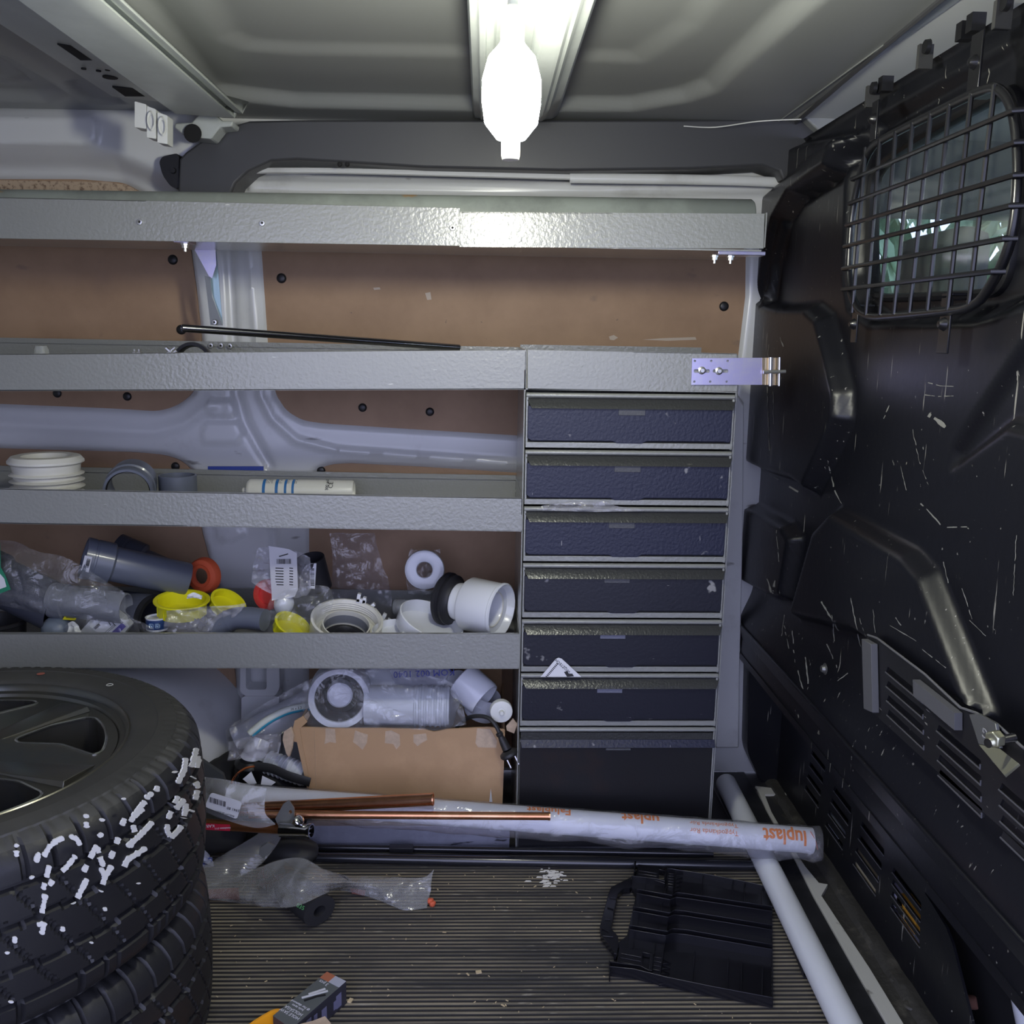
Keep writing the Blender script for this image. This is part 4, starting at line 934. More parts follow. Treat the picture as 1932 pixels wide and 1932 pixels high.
# yellow caps
capp = lambda r, h: [(0, -h + .003), (r * .84, -h + .003), (r * .86, 0), (r * .98, .001), (r, 0), (r, -.002), (r * .88, -.003), (r * .86, -h), (0, -h)]
cN = ('yellow pipe cap with angular sides, in front of the orange collar', 'yellow pipe cap tilted up beside the red cap', 'bright yellow cap leaning on the tray lip beside the cream ring')
for (x, y, Y, ax, r, h), lb in zip([(343, 1131, 1.80, (.05, -.1, 1), .0535, .030), (432, 1136, 1.83, (.55, -.25, .8), .038, .018), (553, 1178, 1.775, (.50, -.22, .85), .038, .022)], cN):
    o = one('yellow_plug', lb, 'cap', capp(r, h), atY(x, y, Y), ax, YEL, 40, group='yellow pipe plugs in the lowest tray')
    M = frame(atY(x, y, Y), ax)
    mb = MB()
    for k in range(12):
        a_ = k * 2 * PI / 12; c0 = V((r * .865 * math.cos(a_), r * .865 * math.sin(a_), -h * .5)); Mx = M @ Matrix.Translation(c0) @ Matrix.Rotation(a_, 4, 'Z')
        mb.box((-.001, -.0012, -h * .45), (.0012, .0012, h * .42), Mx)
    build(mb, 'grip_rib', YEL, o)
c = atY(505, 1122, 1.86)
o = one('red_plug', 'round red plug with raised lettering, half behind a paper labelled bag', 'cap', [(0, .002), (.018, .002), (.0185, .006), (.024, .0065), (.031, .005), (.032, 0), (.032, -.012), (.028, -.014), (0, -.014)], c, (-.4, -1, .15), RED, 40)
M = frame(c, (-.4, -1, .15))
for k, ch in enumerate('5 015 015'):
    if ch == ' ': continue
    a_ = .5 + k * .38
    vs, fs = text_geo(ch, .008, .0004); Mx = M @ Matrix.Rotation(a_, 4, 'Z') @ Matrix.Translation((0, -.026, .0065))
    build(MB().add(vs, fs, Mx), 'raised_print', RED, o, smooth=0)
# paper label bag
lbm = film('paper_translucent', (.9, .9, .95), gloss=.1, haze=.78, bump=.1)
bagt = thing('labelled_bag', 'small clear bag of fittings with a white barcode paper label', 'bag', tuple(atY(520, 1130, 1.82)))
bag('bag_film', [[atY(x, y, 1.835) for x, y in r] for r in ([(486, 1034), (520, 1031), (560, 1040), (585, 1052)], [(478, 1070), (510, 1070), (560, 1075), (588, 1080)], [(474, 1098), (510, 1120), (560, 1128), (585, 1112)])], FILM2, amp=.012, freq=36, parent=bagt, seed=3)
lp_ = [(507, 1030), (545, 1036), (560, 1044), (562, 1112), (556, 1126), (513, 1133)]
build(MB().prism([atY(x, y, 1.812) for x, y in lp_], (0, .0005, 0)), 'paper_label', lbm, bagt, smooth=0)
o_ = atY(522, 1064, 1.811); barcode(bagt, o_, (1, 0, .02), (0, 0, 1), .028, .010, 16)
mb = MB(); rn = random.Random(4)
for k in range(7):
    y = 1071 + k * 5.2
    for (xa, xb) in ((519 + rn.random() * 3, 535), (546, 553)):
        mb.prism([atY(x, yy, 1.8115) for x, yy in [(xa, y), (xb, y + .5), (xb, y + 2.3), (xa, y + 1.8)]], (0, .0002, 0))
mb.prism([atY(x, yy, 1.8115) for x, yy in [(526, 1049), (543, 1044), (544, 1046), (527, 1051)]], (0, .0002, 0))
build(mb, 'small_print', INK, bagt, smooth=0)
# dark coupling with label
c = atY(598, 1108, 1.88)
t = one('rubber_sleeve', 'matt black sleeve standing with its mouth up, barcode strip on its side', 'sleeve', [(.026, 0), (.031, 0), (.0295, .060), (.029, .068), (.026, .068), (.026, 0)], c, (-.15, -.25, 1), RUB, 36)
quad_label('barcode_strip', [(584, 1063), (597, 1063), (594, 1111), (584, 1110)], 1.838, PAPER, t)
barcode(t, atY(586, 1105, 1.8375), (0, 0, 1), (1, 0, 0), .036, .008, 14, seed=5)
bag('film_scrap', [[atY(x, y, 1.83) for x, y in r] for r in ([(566, 1085), (576, 1068), (586, 1064)], [(566, 1100), (576, 1100), (586, 1100)], [(566, 1122), (578, 1124), (588, 1110)])], FILM2, amp=.012, freq=60, nx=16, ny=14, label='crumpled clear film stuck beside the black sleeve', cat='film', seed=8)
bag('clear_bag', [[atY(x, y, 1.93) for x, y in r] for r in ([(622, 1006), (660, 1005), (706, 1006)], [(628, 1060), (670, 1062), (722, 1068)], [(626, 1110), (680, 1115), (738, 1120)], [(640, 1160), (690, 1172), (742, 1178)])], film('thin_film', (.86, .86, .90), gloss=.7, haze=.10), amp=.018, freq=17, nx=46, ny=36, label='tall clear plastic bag standing empty against the hardboard', cat='bag', seed=12)
# white ring disc
c = atY(801, 1075, 1.95)
o = one('white_disc', 'flat white plastic ring disc leaning against the hardboard', 'disc', [(.0165, 0), (.018, .003), (.036, .006), (.0415, .004), (.043, 0), (.0425, -.003), (.035, .002), (.018, -.002), (.0165, 0)], c, (-.05, -1, .12), PLW, 48)
bag('film_scrap', [[atY(x, y, 1.965) for x, y in r] for r in ([(775, 1035), (800, 1040), (830, 1036)], [(765, 1080), (800, 1090), (835, 1085)], [(770, 1120), (800, 1122), (840, 1115)])], FILM, amp=.012, freq=30, nx=20, ny=16, label='clear film showing through the hole of the white ring disc', cat='film', seed=21)
# toilet connector with rubber cone
ax = V((.86, -.50, -.05)); c = atY(850, 1131, 1.84)
con = thing('drain_connector', 'white drain connector with a wide black rubber flange at the tray end', 'connector', (c.x, c.y, zb))
M = frame(c, ax)
build(MB().lathe([(.024, -.022), (.030, -.020), (.050, -.016), (.054, -.012), (.054, -.006), (.048, -.003), (.051, .002), (.051, .006), (.043, .010), (.040, .016), (.030, .018), (.024, .018)], M, 48), 'rubber_flange', RUB, con)
build(MB().lathe([(.022, .0), (.037, .016), (.038, .02), (.038, .040), (.036, .045), (.020, .045)], M, 44), 'neck', PLW, con)
build(MB().lathe([(.036, .038), (.050, .040), (.054, .046), (.054, .112), (.056, .114), (.056, .118), (.053, .120), (.051, .117), (.047, .105), (.034, .102), (.032, .098), (.028, .070), (0, .068)], M, 56), 'cup', PLW, con)
build(MB().lathe([(.0335, .1015), (.0345, .1035), (.036, .1035), (.037, .1025)], M, 48), 'inner_lip', CREAMP, con)
# cream threaded ring
c = atY(655, 1168, 1.775)
M = frame(c, (.16, -.30, .95))
tr_ = thing('threaded_ring', 'cream threaded ring coupling lying open end up in the lowest tray', 'coupling', (c.x, c.y, zb))
prof = [(.040, -.045), (.070, -.045), (.070, -.004), (.0705, .0), (.066, .001)]
for k in range(5): prof += [(.064, -.003 - k * .005), (.0618, -.0055 - k * .005)]
prof += [(.060, -.03), (.047, -.031), (.047, -.012), (.0445, -.012), (.0445, -.045), (.040, -.045)]
build(MB().lathe(prof, M, 64), 'ring_body', CREAMP, tr_)
build(MB().lathe([(.0435, -.040), (.0435, -.022), (.0440, -.0215), (.0442, -.04)], M, 48), 'inner_sleeve', GPIPEL, tr_)
build(MB().lathe([(0, -.043), (.020, -.043), (.022, -.036), (.0245, -.034), (.026, -.042), (.043, -.044)], M, 40), 'rubber_seal', RUB, tr_)
# white caps
c = atY(815, 1168, 1.79)
one('white_dish_plug', 'shallow white pipe cap tilted to the right in front of the drain connector', 'cap', [(0, -.030), (.064, -.030), (.066, -.027), (.067, 0), (.0645, .001), (.064, -.026), (0, -.027)], c, (.36, -.20, .89), PLW, 56)
c = atY(738, 1184, 1.77)
one('white_dish_plug', 'white pipe cap mostly hidden behind the lip, left of the tilted one', 'cap', [(0, -.016), (.036, -.016), (.038, 0), (.036, .001), (.0355, -.013), (0, -.014)], c, (-.10, -.15, .98), PLW, 44)
pipe3('grey_coupling', 'plain grey pipe socket lying behind the tilted white cap', atY(746, 1146, 1.90), atY(815, 1148, 1.88), .0165, GPIPEL, (.0175, .02), cat='coupling')
# grey elbow
pts = spl([atY(392, 1206, 1.76), atY(412, 1185, 1.765), atY(440, 1168, 1.765), atY(470, 1166, 1.76), atY(500, 1170, 1.75)], 6)
mb = MB().tube(pts, .0215, 28)
for q_, w_ in ((4, .0235), (10, .0225)): mb.tube([pts[q_] + (pts[q_ + 1] - pts[q_]) * t_ for t_ in (0, .5)], w_, 28)
build(mb, 'pipe_elbow', GPIPE, None, 'smooth grey pipe elbow lying on the tray lip under the yellow caps', cat='elbow')
# white bulb fitting in a bag
c = atY(532, 1157, 1.83)
build(MB().lathe([(0, -.002), (.012, .0), (.019, .012), (.020, .024), (.017, .034), (.012, .038), (.012, .048), (.006, .048)], frame(c, (.25, -.1, 1)), 28), 'white_trap', PLW, None, 'small white plastic cup inside a clear bag above the front yellow cap', cat='cup')
bag('clear_bag', [[atY(x, y, 1.765) for x, y in r] for r in ([(510, 1130), (545, 1112), (612, 1105), (630, 1125)], [(500, 1160), (545, 1150), (600, 1145), (625, 1150)], [(500, 1195), (545, 1195), (590, 1190), (600, 1180)])], FILM, amp=.012, freq=32, nx=36, ny=24, label='loose clear bag round the small white cup', cat='bag', seed=31)
# white clips
rnd = random.Random(2)
for i, (x, y, s, a, lb) in enumerate([(683, 1128, .010, .2, 'upper white plastic clip inside the tall clear bag'), (705, 1148, .010, .9, 'middle white plastic clip inside the tall clear bag'), (729, 1168, .011, .5, 'lower white plastic clip beside the tilted white cap')]):
    M = Matrix.Translation(atY(x, y, 1.84)) @ Matrix.Rotation(a, 4, 'Y')
    mb = MB().box((-s, -.006, -s * .9), (-s * .3, .006, s * .8)).box((s * .2, -.006, -s), (s * .9, .006, s * .3)).box((-s, -.006, -s), (s, .006, -s * .2))
    mb.v = [tuple(M @ V(v)) for v in mb.v]
    build(mb, 'white_clip', PLW, None, lb, cat='clip', bevel=.0008, group='white clips in the lowest tray')
# navy tin
tin = thing('blue_tin', 'small navy and white tin with two square symbols in the lowest tray', 'tin', tuple(atY(295, 1186, 1.76)))
c = atY(297, 1187, 1.775)
h = atY(297, 1163, 1.775).z - c.z
NV = mat('navy_print', (.02, .05, .16), .4)
build(MB().lathe([(0, 0), (.0205, 0), (.021, .001), (.021, .004)], Matrix.Translation(c), 32), 'tin_base', PLW, tin)
build(MB().lathe([(.0208, .004), (.0208, h - .003)], Matrix.Translation(c), 32), 'tin_wall', NV, tin)
build(MB().lathe([(.0208, h - .003), (.0215, h - .002), (.0215, h), (.019, h), (.018, h - .003), (0, h - .003)], Matrix.Translation(c), 32), 'tin_rim', PLW, tin)
PB = mat('pale_blue_print', (.35, .5, .7), .5)
for dx in (-.004, .0075):
    cc = c + V((dx, -.0212, h * .5)); s = .0042
    mb = MB()
    for (u0, u1, w0, w1) in ((-s, s, -s, -s * .75), (-s, s, s * .75, s), (-s, -s * .75, -s, s), (s * .75, s, -s, s), (-s * .4, s * .4, -s * .4, s * .1), (-s * .4, -s * .1, 0, s * .5)):
        mb.box((cc.x + u0, cc.y - .0006, cc.z + w0), (cc.x + u1, cc.y + .004, cc.z + w1))
    build(mb, 'square_symbol', PB, tin, smooth=0)
# torn label scrap right of reducer pipe
bag('torn_label', [[atY(x, y, 1.79) for x, y in r] for r in ([(354, 1122), (366, 1118), (382, 1124)], [(352, 1130), (366, 1128), (380, 1131)])], PAPER, amp=.006, freq=80, nx=14, ny=8, label='torn white paper scrap under the mouth of the big grey pipe', cat='scrap', seed=2)
# bags of grey bits
bag('clear_bag', [[atY(x, y, 1.745) for x, y in r] for r in ([(314, 1152), (340, 1150), (380, 1145), (430, 1142), (465, 1138)], [(312, 1170), (350, 1168), (390, 1160), (430, 1160), (450, 1158)], [(308, 1190), (340, 1197), (380, 1200), (395, 1195), (405, 1185)])], FILM2, amp=.014, freq=34, nx=46, ny=20, label='crumpled clear bag of grey bits under the angular yellow cap', cat='bag', seed=41)
mb = MB()
for k in range(9):
    M = Matrix.Translation(atY(350 + 5 * k, 1183 - (k % 3) * 5, 1.775)) @ Matrix.Rotation(k * 1.3, 4, 'Y')
    mb.box((-.012, -.004, -.003), (.012, .004, .003), M)
build(mb, 'grey_bits', GPIPEL, None, 'grey plastic pieces inside the crumpled bag under the yellow cap', cat='fittings', kind='stuff')
# grey box with label, yellow tag, blue-grey dome
q = [(150, 1200), (197, 1146), (243, 1172), (230, 1200)]
pts = [atY(x, y, 1.765) for x, y in [(138, 1205), (193, 1145), (208, 1153), (245, 1182), (222, 1210)]]
bx = build(MB().prism(pts, (0, .03, .0)), 'carton', mat('pale_grey_carton', (.52, .53, .52), .6), None, 'light grey carton with a violet striped label, tilted in the tray', cat='box', bevel=.001)
build(MB().prism([atY(x, y, 1.7645) for x, y in [(176, 1188), (206, 1158), (238, 1182), (217, 1197), (190, 1197)]], (0, .0006, 0)), 'label', PAPER, bx, smooth=0)
VIO = mat('violet_print', (.05, .03, .30), .5)
build(MB().prism([atY(x, y, 1.7638) for x, y in [(206, 1197), (230, 1175), (238, 1182), (222, 1197)]], (0, .0003, 0)), 'violet_band', VIO, bx, smooth=0)
mb = MB()
for (xa, ya, xb, yb_, wd) in [(178, 1186, 188, 1178, 5), (204, 1172, 209, 1180, 1.6), (212, 1174, 217, 1180, 1.6), (196, 1195, 216, 1178, .8), (199, 1196, 219, 1179, .8), (190, 1172, 204, 1160, .7)]:
    d = V((xb - xa, yb_ - ya)).normalized(); n_ = V((-d.y, d.x)) * wd / 2
    mb.prism([atY(x, y, 1.7636) for x, y in [(xa + n_.x, ya + n_.y), (xb + n_.x, yb_ + n_.y), (xb - n_.x, yb_ - n_.y), (xa - n_.x, ya - n_.y)]], (0, .0002, 0))
build(mb, 'small_print', INK, bx, smooth=0)
bag('clear_bag', [[atY(x, y, 1.755) for x, y in r] for r in ([(122, 1180), (160, 1160), (200, 1145), (240, 1162), (305, 1190)], [(124, 1188), (160, 1180), (210, 1178), (250, 1180), (300, 1194)], [(128, 1200), (170, 1202), (220, 1202), (260, 1202), (305, 1201)])], FILM, amp=.010, freq=34, nx=44, ny=16, label='thin clear bag wrapped round the light grey carton', cat='bag', seed=51)
bag('white_bag', [[atY(x, y, 1.748) for x, y in r] for r in ([(128, 1176), (138, 1172), (148, 1180)], [(128, 1186), (138, 1186), (150, 1190)], [(126, 1198), (138, 1200), (152, 1200)])], mat('white_film', (.66, .67, .62), .3), amp=.010, freq=60, nx=16, ny=12, label='knotted white plastic at the left end of the light grey carton', cat='bag', seed=57)
q = [atY(x, y, 1.77) for x, y in [(124, 1158), (148, 1159), (142, 1170), (118, 1169)]]
yt = build(MB().prism(q, (0, .0008, 0)), 'yellow_tag', YEL, None, 'small yellow paper tag on the edge of the bagged grey pipes', cat='tag', smooth=0)
build(MB().prism([atY(x, y, 1.7694) for x, y in [(126, 1161), (143, 1162), (140, 1167), (124, 1166)]], (0, .0003, 0)), 'print', mat('olive_ink', (.2, .18, .02), .6), yt, smooth=0)
one('grey_dome', 'blue grey domed cover left of the light grey carton', 'cover', [(0, .026), (.012, .025), (.022, .018), (.028, .008), (.030, -.01), (.030, -.03)], atY(108, 1187, 1.78), (0, -.15, 1), mat('blue_grey_plastic', (.15, .18, .22), .4), 36)
# bagged pipes at left
pipe3('bagged_pipe', 'wide grey pipe in a clear bag at the left end of the lowest tray', atY(-45, 1075, 1.84), atY(112, 1150, 1.80), .047, GPIPED, (.054, .05))
pipe3('bagged_pipe', 'paler grey pipe in a clear bag with its open end to the right', atY(100, 1132, 1.79), atY(238, 1148, 1.775), .030, GPIPEL, (.034, .03))
pipe3('socket_pipe', 'dark blue grey socket with black seals next to the paler bagged pipe', atY(212, 1150, 1.86), atY(284, 1160, 1.825), .041, GPIPED)
one('rubber_gasket', 'black seal ring on the end of the dark blue grey socket', 'ring', [(.034, 0), (.042, 0), (.044, .004), (.042, .012), (.034, .012), (.034, 0)], atY(283, 1160, 1.825), (.8, -.42, -.1), BLACK, 36)
bag('clear_bag', [[atY(x, y, Y) for x, y, Y in r] for r in ([(-50, 1018, 1.80), (25, 1021, 1.78), (70, 1040, 1.76), (120, 1050, 1.75), (165, 1075, 1.75), (212, 1104, 1.75)], [(-50, 1060, 1.77), (30, 1070, 1.745), (90, 1090, 1.74), (150, 1100, 1.74), (235, 1120, 1.74)], [(-50, 1110, 1.77), (40, 1125, 1.745), (90, 1140, 1.735), (160, 1150, 1.735), (236, 1155, 1.745)], [(-50, 1130, 1.78), (40, 1150, 1.76), (110, 1162, 1.745), (180, 1160, 1.745), (230, 1168, 1.75)])], FILM, amp=.016, freq=15, nx=80, ny=48, label='large clear bag drawn over the grey pipes at the left of the tray', cat='bag', seed=61)
gl_ = build(MB().prism([atY(x, y, 1.735) for x, y in [(-40, 1026), (0, 1024), (1, 1070), (10, 1086), (20, 1112), (0, 1120), (-40, 1126)]], (0, .0008, 0)), 'green_label', mat('green_print', (.02, .22, .12), .5), None, 'green edged paper label on the large clear bag', cat='label', smooth=0)
build(MB().prism([atY(x, y, 1.7343) for x, y in [(-40, 1040), (-4, 1078), (8, 1092), (12, 1107), (-4, 1113), (-40, 1118)]], (0, .0003, 0)), 'label_sheet', PAPER, gl_, smooth=0)
one('black_tub', 'black round tub half hidden behind the lip at far left', 'tub', [(0, 0), (.052, 0), (.056, .05), (.060, .052), (.060, .058), (.054, .058), (.050, .01), (0, .008)], V((atY(-10, 1180, 1.80).x, 1.80, zb)), (0, 0, 1), mat('tub_black', (.02, .02, .022), .35), 44)
# ------------------------------------------------------------------ wheels stacked at left
TYRE = mat('tyre_rubber', (.0095, .0095, .012), .5, var2=(.016, .016, .016), vscale=9, vlo=.3, vhi=.7, bump=.15, bscale=300, bdist=.001)
ALLOY = mat('dark_alloy', (.13, .14, .14), .30, metal=.85, var2=(.16, .155, .13), vscale=6)
WC = V((-.715, 1.175, 0)); RT = .336
GRV = (.045, .085, .140, .180)
def tyre_mb(z0, phase):
    prof = [(.236, .217), (.242, .2235), (.250, .2265), (.262, .2290), (.275, .2300), (.2765, .2310), (.290, .2300), (.300, .2285), (.3015, .2265), (.310, .2235), (.318, .2175), (.3245, .2095)]
    nt = 52; top = .203; bot = .022
    for k in range(nt + 1):
        z = top + (bot - top) * k / nt; prof.append((.3285 + .0065 * math.sin(PI * k / nt) ** .6 if 0 < k < nt else .3285, z))
    prof += [(.3245, .0155), (.316, .008), (.300, .0015), (.275, 0), (.250, .001), (.236, .010)]
    tr0, tr1 = 12, 12 + nt
    def disp(a, j, r, z):
        if tr0 - 3 <= j <= tr1 + 1:
            a2 = a + phase
            if tr0 <= j <= tr1:
                for gi, g in enumerate(GRV):
                    zz = g + .0028 * (2 * abs(((a2 * 34 / (2 * PI) + gi * .5) % 1) - .5) * 2 - 1) * (1 if gi in (1, 2) else .35)
                    if abs(z - zz) < .0040: r -= .0075
            fr = (a2 * 62 / (2 * PI) + (.0 if z > .11 else .5) + (z * 3 if .05 < z < .18 else 0)) % 1
            if (z > GRV[3] + .004 or z < GRV[0] - .004) and fr < .10: r -= .0060
            elif .05 < z < .18:
                fr2 = (a2 * 48 / (2 * PI) + z * 14) % 1
                if fr2 < .07: r -= .004
            elif fr > .5 and fr < .53: r -= .003
        if j in (7, 8, 9) and ((a * 110 / (2 * PI)) % 1) < .35: r -= .0010; z -= .0010
        return r, z + z0
    return MB().lathe(prof, Matrix.Translation(WC), 620, disp=disp)
wh = thing('alloy_wheel', 'upper wheel with dark spoked alloy rim and white paint daubed on its tyre', 'wheel', (WC.x, WC.y, .232), 'wheels stacked flat on the floor')
ty = build(tyre_mb(.232, 0), 'tyre', TYRE, wh, smooth=28)
ty.data.materials.append(mat('dusty_sidewall', (.052, .051, .045), .65, var2=(.030, .030, .028), vscale=9, vlo=.3, vhi=.7, bump=.1, bscale=200, bdist=.001))
for p_ in ty.data.polygons:
    if p_.center.z > .2165: p_.material_index = 1
lw = thing('alloy_wheel', 'lower wheel lying flat on the floor beneath the paint daubed one', 'wheel', (WC.x, WC.y, .001), 'wheels stacked flat on the floor')
build(tyre_mb(.001, .05), 'tyre', TYRE, lw, smooth=28)
build(MB().lathe([(.0, .10), (.20, .10), (.215, .13), (.225, .20), (.236, .214)], Matrix.Translation(WC), 48), 'rim', ALLOY, lw)
zr = .232 + .2215
M = Matrix.Translation(WC)
build(MB().lathe([(.2385, zr - .006), (.2400, zr - .001), (.2375, zr + .0015), (.2345, zr - .001), (.2325, zr - .008), (.226, zr - .010), (.222, zr - .018), (.216, zr - .030), (.214, zr - .12), (.213, zr - .21)], M, 120), 'rim', ALLOY, wh)
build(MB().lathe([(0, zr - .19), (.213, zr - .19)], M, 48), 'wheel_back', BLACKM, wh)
zs = zr - .014
def pol(r, a, z=0): return V((WC.x + r * math.cos(math.radians(a)), WC.y + r * math.sin(math.radians(a)), z))
outer = [pol(.2225, a, zs) for a in np.linspace(0, 360, 121)[:-1]]
holes = []; gaps = []
for k in range(5):
    g = 11 + 72 * k
    g = 72 * k
    loop = [pol(.098, g + 44, zs), pol(.150, g + 49, zs), pol(.200, g + 46, zs)] + [pol(.208, g + a, zs) for a in (43, 36, 29, 21, 14, 8)] + [pol(.200, g + 5, zs), pol(.150, g + 20, zs), pol(.098, g + 34, zs)]
    loop = roundc(loop, .008, 3); holes.append(loop); gaps.append(loop)
    holes.append([pol(.066, 63 + 72 * k, zs) + V((.0125 * math.cos(t), .0125 * math.sin(t), 0)) for t in np.linspace(0, 2 * PI, 17)[:-1]])
holes.append([pol(.029, a, zs) for a in np.linspace(0, 360, 33)[:-1]])
sp = build(MB().prism(outer, (0, 0, -.055), holes), 'spoke_face', ALLOY, wh, smooth=0, bevel=.0025)
for l in gaps: build(MB().tube(l + [l[0]], .0022, 6, cap=False), 'spoke_edge', mat('polished_alloy', (.45, .46, .44), .22, metal=.95), sp)
for k in range(5):   # raised ridge down the middle of each spoke
    a = 63 + 72 * k
    build(MB().hexa([pol(.085, a - 12, zs), pol(.085, a + 8, zs), pol(.214, a + 6, zs), pol(.214, a - 12, zs)], [pol(.09, a - 11, zs + .001), pol(.09, a + 5, zs + .002), pol(.212, a + 3, zs + .003), pol(.212, a - 11, zs + .008)]), 'spoke_ridge', ALLOY, sp, bevel=.002)
    build(MB().lathe([(.0125, 0), (.0145, .001), (.0165, 0)], frame(pol(.066, a, zs), (0, 0, 1)), 24), 'bolt_seat', ALLOY, sp)
build(MB().lathe([(0, -.012), (.024, -.012), (.029, -.002), (.031, .001), (.034, 0)], frame(pol(0, 0, zs), (0, 0, 1)), 32), 'hub_bore', ALLOY, sp)
vc = atZ(207, 1292, .4625)
build(MB().lathe([(.0038, 0), (.0046, .0006), (.0054, 0)], frame(vc, (0, 0, 1)), 20), 'chalk_ring', mat('pale_mark', (.5, .5, .46), .7), wh)
rm = atZ(77, 1271, .4622)
build(MB().lathe([(0, .0004), (.0045, .0003), (.006, 0)], frame(rm, (0, 0, 1)), 14), 'red_dot', mat('dull_red', (.32, .10, .07), .7), wh)
# white paint daubs on the tread of the upper tyre
def cyl_hit(x, y, R_=RT):
    d = ray(x, y); ox, oy = CAMP.x - WC.x, CAMP.y - WC.y
    A_ = d.x ** 2 + d.y ** 2; B = 2 * (ox * d.x + oy * d.y); C_ = ox ** 2 + oy ** 2 - R_ ** 2
    D_ = B * B - 4 * A_ * C_
    if D_ < 0: return None
    return CAMP + d * ((-B - math.sqrt(D_)) / (2 * A_))
PAINT = mat('white_paint_daub', (.66, .66, .62), .7)
st = [[(208, 1030), (190, 1082)], [(232, 1052), (262, 1000), (300, 968), (338, 952)], [(368, 944), (408, 958), (424, 992)], [(262, 1098), (245, 1170), (228, 1226)], [(402, 1046), (352, 1108), (285, 1168), (262, 1205)],
      [(222, 1262), (255, 1262)], [(240, 1268), (226, 1330), (218, 1378)], [(236, 1398), (228, 1430), (220, 1462)], [(196, 1412), (232, 1402)],
      [(512, 990), (478, 1060), (442, 1132)], [(515, 1000), (528, 1050), (548, 1105)], [(628, 950), (606, 1010), (584, 1062)], [(592, 1098), (556, 1160), (532, 1238)], [(532, 1110), (560, 1160)], [(462, 1168), (434, 1222), (402, 1288)], [(384, 1282), (392, 1300)],
      [(704, 885), (716, 930), (690, 1004)], [(672, 1000), (740, 940), (808, 868)], [(640, 1146), (668, 1080), (690, 1052)], [(672, 1068), (720, 1040), (774, 1004)], [(645, 888), (660, 850)], [(690, 868), (740, 790), (770, 760)], [(700, 842), (760, 800)], [(770, 745), (808, 714)], [(826, 708), (834, 678)],
      [(942, 732), (912, 800), (888, 852)], [(930, 800), (976, 748)], [(886, 880), (884, 915), (904, 950)], [(904, 952), (944, 912), (960, 888)], [(972, 850), (985, 770)], [(940, 665), (975, 590), (982, 530)], [(1012, 580), (1040, 478)], [(1020, 640), (1040, 600), (1050, 520)], [(1010, 818), (1030, 760), (1044, 700)], [(1030, 650), (1050, 690)],
      [(456, 828), (458, 848)], [(456, 868), (460, 900)], [(86, 985), (90, 1002)], [(88, 1020), (88, 1052)], [(166, 1155), (172, 1168)], [(654, 742), (656, 752)], [(732, 1188), (733, 1196)], [(332, 1420), (330, 1446)], [(80, 1472), (78, 1508)], [(38, 1552), (40, 1566)], [(484, 1500), (484, 1510)], [(60, 1812), (60, 1824)], [(554, 1318), (556, 1338)], [(540, 850), (540, 866)], [(924, 600), (926, 610)], [(520, 946), (545, 930)]]
rn = random.Random(9); mb = MB()
for s in st:
    s = [V((x / 2.7925, 1240 + y / 2.7925)) for x, y in s]
    pl_ = []
    for a, b in zip(s[:-1], s[1:]):
        n_ = max(2, int((b - a).length / 1.6))
        pl_ += [a + (b - a) * (k / n_) for k in range(n_)]
    pl_.append(s[-1]); n_ = len(pl_); secs = []
    for k, p in enumerate(pl_):
        d = (pl_[min(k + 1, n_ - 1)] - pl_[max(k - 1, 0)]).normalized(); nn = V((-d.y, d.x))
        w_ = (4.4 + 2.2 * noise.noise(V((p.x * .22, p.y * .22, 3)))) * (1 if 0 < k < n_ - 1 else .45)
        secs.append((cyl_hit(*(p + nn * (w_ + rn.uniform(-.5, .5)))), cyl_hit(*(p - nn * (w_ + rn.uniform(-.5, .5))))))
    for k in range(n_ - 1):
        hs_ = [secs[k][0], secs[k][1], secs[k + 1][1], secs[k + 1][0]]
        if any(h is None for h in hs_) or any(abs(hs_[0].z - .232 - g) < .0030 for g in GRV): continue
        mb.prism(hs_, V((hs_[0].x - WC.x, hs_[0].y - WC.y, 0)).normalized() * -.002)
build(mb, 'white_paint_daub', PAINT, wh, 'hand painted white letters on the tread', kind='stuff', smooth=0)

# ------------------------------------------------------------------ cardboard box and what is in it
CARD = mat('brown_cardboard', (.53, .345, .19), .75, var2=(.46, .295, .16), vscale=6, bump=.15, bscale=120, bdist=.0008)
CARDD = mat('torn_cardboard', (.56, .43, .31), .85, var=.15, vscale=60)
YB = 1.745
bx = thing('cardboard_box', 'open brown cardboard box with torn patches, heaped with bagged white fittings', 'box', (-.14, 1.86, 0))
def fy(x, y, Y=YB): return atY(x, y, Y)
top = [(562, 1372), (640, 1374), (720, 1374), (800, 1376), (818, 1381), (830, 1379), (842, 1376), (920, 1372), (951, 1376)]
pt = [fy(*p) for p in top]
front = pt + [V((pt[-1].x - .004, YB, 0)), V((pt[0].x + .028, YB, 0))]
build(MB().prism(front, (0, .004, 0)), 'front_panel', CARD, bx, smooth=0)
xr = pt[-1].x; x_l = pt[0].x
build(MB().hexa([V((xr - .006, YB, 0)), V((xr - .002, YB, 0)), V((xr, 1.99, 0)), V((xr - .004, 1.99, 0))], [V((xr - .002, YB, .235)), V((xr + .002, YB, .235)), V((xr + .004, 1.99, .24)), V((xr, 1.99, .24))]), 'side_panel', CARD, bx)
build(MB().hexa([V((x_l + .028, YB, 0)), V((x_l + .032, YB, 0)), V((x_l + .03, 1.99, 0)), V((x_l + .026, 1.99, 0))], [V((x_l, YB, .243)), V((x_l + .004, YB, .243)), V((x_l + .004, 1.99, .25)), V((x_l, 1.99, .25))]), 'side_panel', CARD, bx)
build(MB().box((x_l + .02, 1.986, 0), (xr, 1.99, .30)), 'back_panel', CARD, bx)
